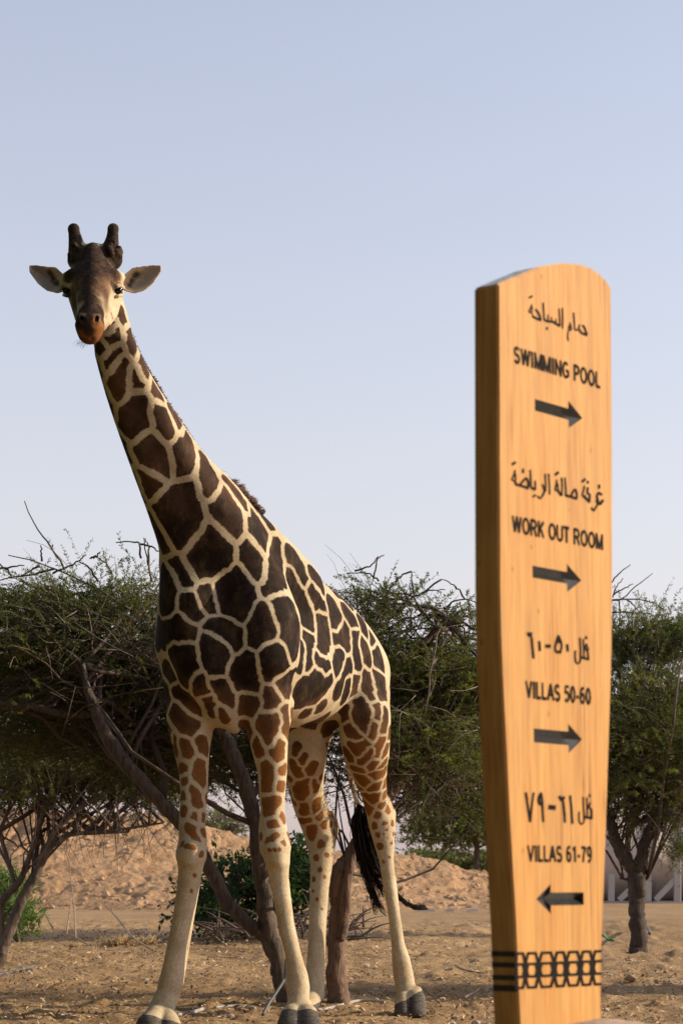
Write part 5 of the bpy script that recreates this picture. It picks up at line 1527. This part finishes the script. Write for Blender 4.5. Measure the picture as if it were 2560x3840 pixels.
# ================================================================== storage tank, hoses, stones, tufts
def build_details():
    rng = np.random.default_rng(31)
    Y = 46.0
    root = empty('storage_tank', W(2480, 3410, Y))
    cream = simple_mat('tank_paint', (.42, .34, .285), .6, 2, .1)
    white = simple_mat('white_steel_shaded', (.36, .335, .31), .6, 3, .08)  # supports greyed to stand for the shade of the trees
    conc = simple_mat('tank_plinth', (.30, .265, .24), .9, 4, .15, .2)
    # drum: lying cylinder with dished ends and weld rings
    zc = W(2480, 3225, Y)[2]; rad = RP(150, Y)
    x0, x1 = W(2130, 3225, Y)[0], W(2900, 3225, Y)[0]
    prof = [(x0 - .35, .02), (x0 - .32, .30), (x0 - .22, .62), (x0 - .08, .90), (x0, 1.0)]
    nr = 5
    for i in range(1, nr):
        xx = x0 + (x1 - x0) * i / nr
        prof += [(xx - .03, 1.0), (xx - .02, 1.012), (xx + .02, 1.012), (xx + .03, 1.0)]
    prof += [(x1, 1.0), (x1 + .08, .90), (x1 + .22, .62), (x1 + .32, .30), (x1 + .35, .02)]
    k = 40
    a = np.linspace(0, 2 * np.pi, k, endpoint=False)
    V = np.array([(x, Y + r * rad * math.cos(t), zc + r * rad * math.sin(t)) for x, r in prof for t in a])
    F = []
    for i in range(len(prof) - 1):
        for j in range(k):
            F.append((i * k + j, (i + 1) * k + j, (i + 1) * k + (j + 1) % k, i * k + (j + 1) % k))
    add_obj('drum', mesh_np('drum', V, np.array(F)), cream, root)
    def bar(name, p, q, w, d, mat):
        p = np.array(p); q = np.array(q)
        ax = q - p; L = np.linalg.norm(ax); ax /= L
        sd = np.cross(ax, (0, 1.0, 0)); sd /= np.linalg.norm(sd)
        yv = np.array((0, 1.0, 0))
        bm = bmesh.new()
        vs = [bm.verts.new((e + sd * s * w / 2 + yv * t * d / 2).tolist()) for e in (p, q) for s, t in ((-1, -1), (1, -1), (1, 1), (-1, 1))]
        for f in ((0, 1, 2, 3), (7, 6, 5, 4), (0, 4, 5, 1), (1, 5, 6, 2), (2, 6, 7, 3), (3, 7, 4, 0)): bm.faces.new([vs[i] for i in f])
        bmesh.ops.recalc_face_normals(bm, faces=bm.faces)
        bmesh.ops.bevel(bm, geom=list(bm.edges), offset=min(w, d) * .06, segments=1, affect='EDGES')
        m = bpy.data.meshes.new(name); bm.to_mesh(m); bm.free()
        return add_obj(name, m, mat, root)
    Yf = Y - rad - .15
    def Wf(x, y): return W(x, y, Yf)
    bar('support_post', Wf(2428, 3382), Wf(2428, 3278), .12, .12, white)
    bar('support_post', Wf(2537, 3382), Wf(2537, 3090), .135, .12, white)
    bar('support_post', Wf(2290, 3382), Wf(2290, 3278), .12, .12, white)
    p, q = Wf(2455, 3376), Wf(2528, 3300); p[1] -= .0; bar('brace', p, q, .11, .08, white)
    p, q = Wf(2318, 3376), Wf(2400, 3300); bar('brace', p, q, .11, .08, white)
    a0, a1 = Wf(2100, 3393), Wf(2900, 3393)
    bar('plinth', (a0[0], Y - .1, a0[2] - .03), (a1[0], Y - .1, a1[2] - .03), .17, 2.4 * rad, conc)
    tag(root, 'large cream storage tank on white steel supports, far behind the right-hand acacia', 'tank')

    # ---- hoses and pipe offcuts
    grey = simple_mat('grey_hose', (.10, .095, .095), .6, 8, .2)
    pale = simple_mat('pale_pipe', (.34, .30, .26), .6, 10, .3)
    def hose(name, pts, r, mat, label, cat, group=None, lift=True):
        A = []
        for x, y, *h in pts:
            g = G(x, y + 6)
            A.append(g + np.array((0, 0, r * .8 + (h[0] if h else 0))))
        P = smooth_line(np.array(A), 24) if len(A) > 2 else smooth_line(np.array(A), 10)
        v, f = tubes([(P, np.full(len(P), r))], 10)
        o = add_obj(name, mesh_np(name, v, f), mat)
        tag(o, label, cat, group)
    hose('hose', [(-60, 3665), (20, 3650), (70, 3638), (130, 3622)], .013, grey, 'grey irrigation hose end lying beside the left-edge acacia', 'hose')
    A = [W(x, y, Yv) for x, y, Yv in ((985, 3806, 13.75), (1010, 3760, 13.85), (1040, 3715, 14.0), (1066, 3668, 14.2), (1072, 3600, 14.5))]
    A[0][2] = max(A[0][2], .012)
    v, f = tubes([(smooth_line(np.array(A), 20), np.full(20, .009))], 10)
    o = add_obj('hose', mesh_np('hose', v, f), grey)
    tag(o, 'grey hose propped up against the forked acacia between the giraffe legs', 'hose')
    hose('pipe', [(664, 3806), (700, 3800), (735, 3792), (762, 3782)], .0115, pale, 'short pale pipe lying right of the giraffe left-most front hoof', 'pipe')
    hose('pipe', [(806, 3776), (850, 3772), (890, 3770), (930, 3776), (955, 3780)], .009, pale, 'thin pale pipe lying on the soil between the giraffe front legs', 'pipe')
    hose('pipe', [(1185, 3786), (1230, 3780), (1300, 3762), (1340, 3752), (1400, 3753), (1440, 3757)], .010, pale, 'pale pipe running past the foot of the reddish acacia bole', 'pipe')
    hose('hose', [(2408, 3460), (2420, 3468), (2430, 3485), (2434, 3500)], .016, grey, 'bent grey hose end beside the stout acacia bole', 'hose')
    # valve on the far side of the bole
    # ---- sticks
    dry = simple_mat('dry_stick', (.33, .23, .14), .85, 20, .35)
    def stick(pts, r, label, group='dry sticks on the soil'):
        L = []
        for line in pts:
            A = np.array([G(x, y) + np.array((0, 0, r + h)) for x, y, h in line])
            P = smooth_line(A, 9)
            L.append((P, np.linspace(r, r * .4, 9)))
        v, f = tubes(L, 6)
        tag(add_obj('dry_branch', mesh_np('dry_branch', v, f), dry), label, 'stick', group)
    stick([[(330, 3545, .0), (280, 3540, .06), (200, 3535, .12)], [(250, 3540, .09), (262, 3530, .35), (260, 3520, .60)], [(285, 3542, .05), (275, 3530, .35), (255, 3515, .75)], [(205, 3536, .1), (160, 3532, .3), (140, 3525, .4)]], .008, 'thin dry branch with upright twigs lying near the left-edge acacia')
    stick([[(575, 3568, 0), (500, 3545, .06), (430, 3520, .22), (380, 3505, .32)], [(500, 3545, .06), (470, 3530, .03), (440, 3540, .02)]], .010, 'forked dry branch slanting over the grass tufts left of the giraffe')
    stick([[(1708, 3640, .03), (1740, 3650, .015), (1800, 3652, 0), (1860, 3650, .01)]], .011, 'curved dark stick lying left of the signpost foot')
    stick([[(1740, 3745, 0), (1780, 3735, .02), (1800, 3725, .03)]], .008, 'short thin stick lying right of the giraffe hind hoof')
    # ---- grass tufts, dead
    straw = simple_mat('dead_grass', (.42, .29, .14), .85, 20, .35)
    def tuft(x, y, n, h, w, label):
        g = G(x, y)
        L = []
        for k in range(n):
            b = g + np.array((rng.normal() * w, rng.normal() * w, -.005))
            d = np.array((rng.normal() * .5, rng.normal() * .5, 1.0)); d /= np.linalg.norm(d)
            l = h * (.5 + .7 * rng.random())
            L.append((np.array([b, b + d * l * .5, b + d * l + np.array((d[0] * l * .5, d[1] * l * .5, -.15 * l))]), [.004, .003, .0008]))
        v, f = tubes(L, 4)
        tag(add_obj('grass_tuft', mesh_np('grass_tuft', v, f), straw), label, 'grass tuft', 'dead grass tufts')
    tuft(445, 3545, 160, .13, .075, 'wider dead grass tuft under the forked dry branch')
    tuft(552, 3540, 70, .12, .035, 'small dead grass tuft just left of the giraffe front leg')
    tuft(275, 3555, 70, .08, .022, 'thin dead grass tuft beside the branch with upright twigs')
    # ---- stones
    stone = soil_mat('stone', (.22, .15, .10), (.33, .24, .165), (.45, .34, .25), 2, .5, .01, 30)
    def rock(x, y, w, h, label, seed):
        g = G(x, y)
        bm = bmesh.new(); bmesh.ops.create_icosphere(bm, subdivisions=3, radius=1)
        co = np.array([v.co for v in bm.verts])
        s = RP(1, g[1])
        d = 1 + (vnoise(co + seed, 1.3, seed) - .5) * .7 + (vnoise(co + seed, 3.5, seed + 1) - .5) * .3
        for v, c, k in zip(bm.verts, co, d):
            v.co = Vector((g[0] + c[0] * k * w * s, g[1] + c[1] * k * w * s * .8, g[2] + h * s * .35 + c[2] * k * h * s))
        m = bpy.data.meshes.new('rock'); bm.to_mesh(m); bm.free()
        for p in m.polygons: p.use_smooth = True
        tag(add_obj('rock', m, stone), label, 'rock', 'loose stones on the soil')
    rock(2365, 3672, 24, 14, 'rounded brown stone on the soil right of the signpost', 1)
    rock(2462, 3683, 12, 8, 'smaller stone between the rounded stone and the flat one', 2)
    rock(2515, 3690, 34, 9, 'long flat stone at the right edge of the soil', 3)
    rock(1650, 3734, 13, 8, 'small pale stone right of the giraffe hind hoof', 4)
    rock(1383, 3657, 8, 7, 'tiny pale stone left of the giraffe hind leg', 5)
    rock(168, 3806, 10, 7, 'small tan stone at the bottom left of the picture', 6)
    # green scrap at the foot of the stout acacia
    g0 = G(2262, 3526)
    V = []
    for i in range(12):
        for j in range(5):
            V.append((g0[0] - .06 + .014 * i, g0[1] + .05 * (j - 2), g0[2] + .03 * math.sin(i * .9 + j) * .5 + .05 * math.exp(-((i - 3) / 3) ** 2)))
    gm = simple_mat('green_net', (.02, .22, .09), .7, 20, .3)
    o = add_obj('green_net_scrap', mesh_np('green_net_scrap', np.array(V), grid_faces(5, 12)), gm)
    md = o.modifiers.new('s', 'SOLIDIFY'); md.thickness = .006
    tag(o, 'scrap of green netting on the ground just right of the signpost', 'netting')
build_details()
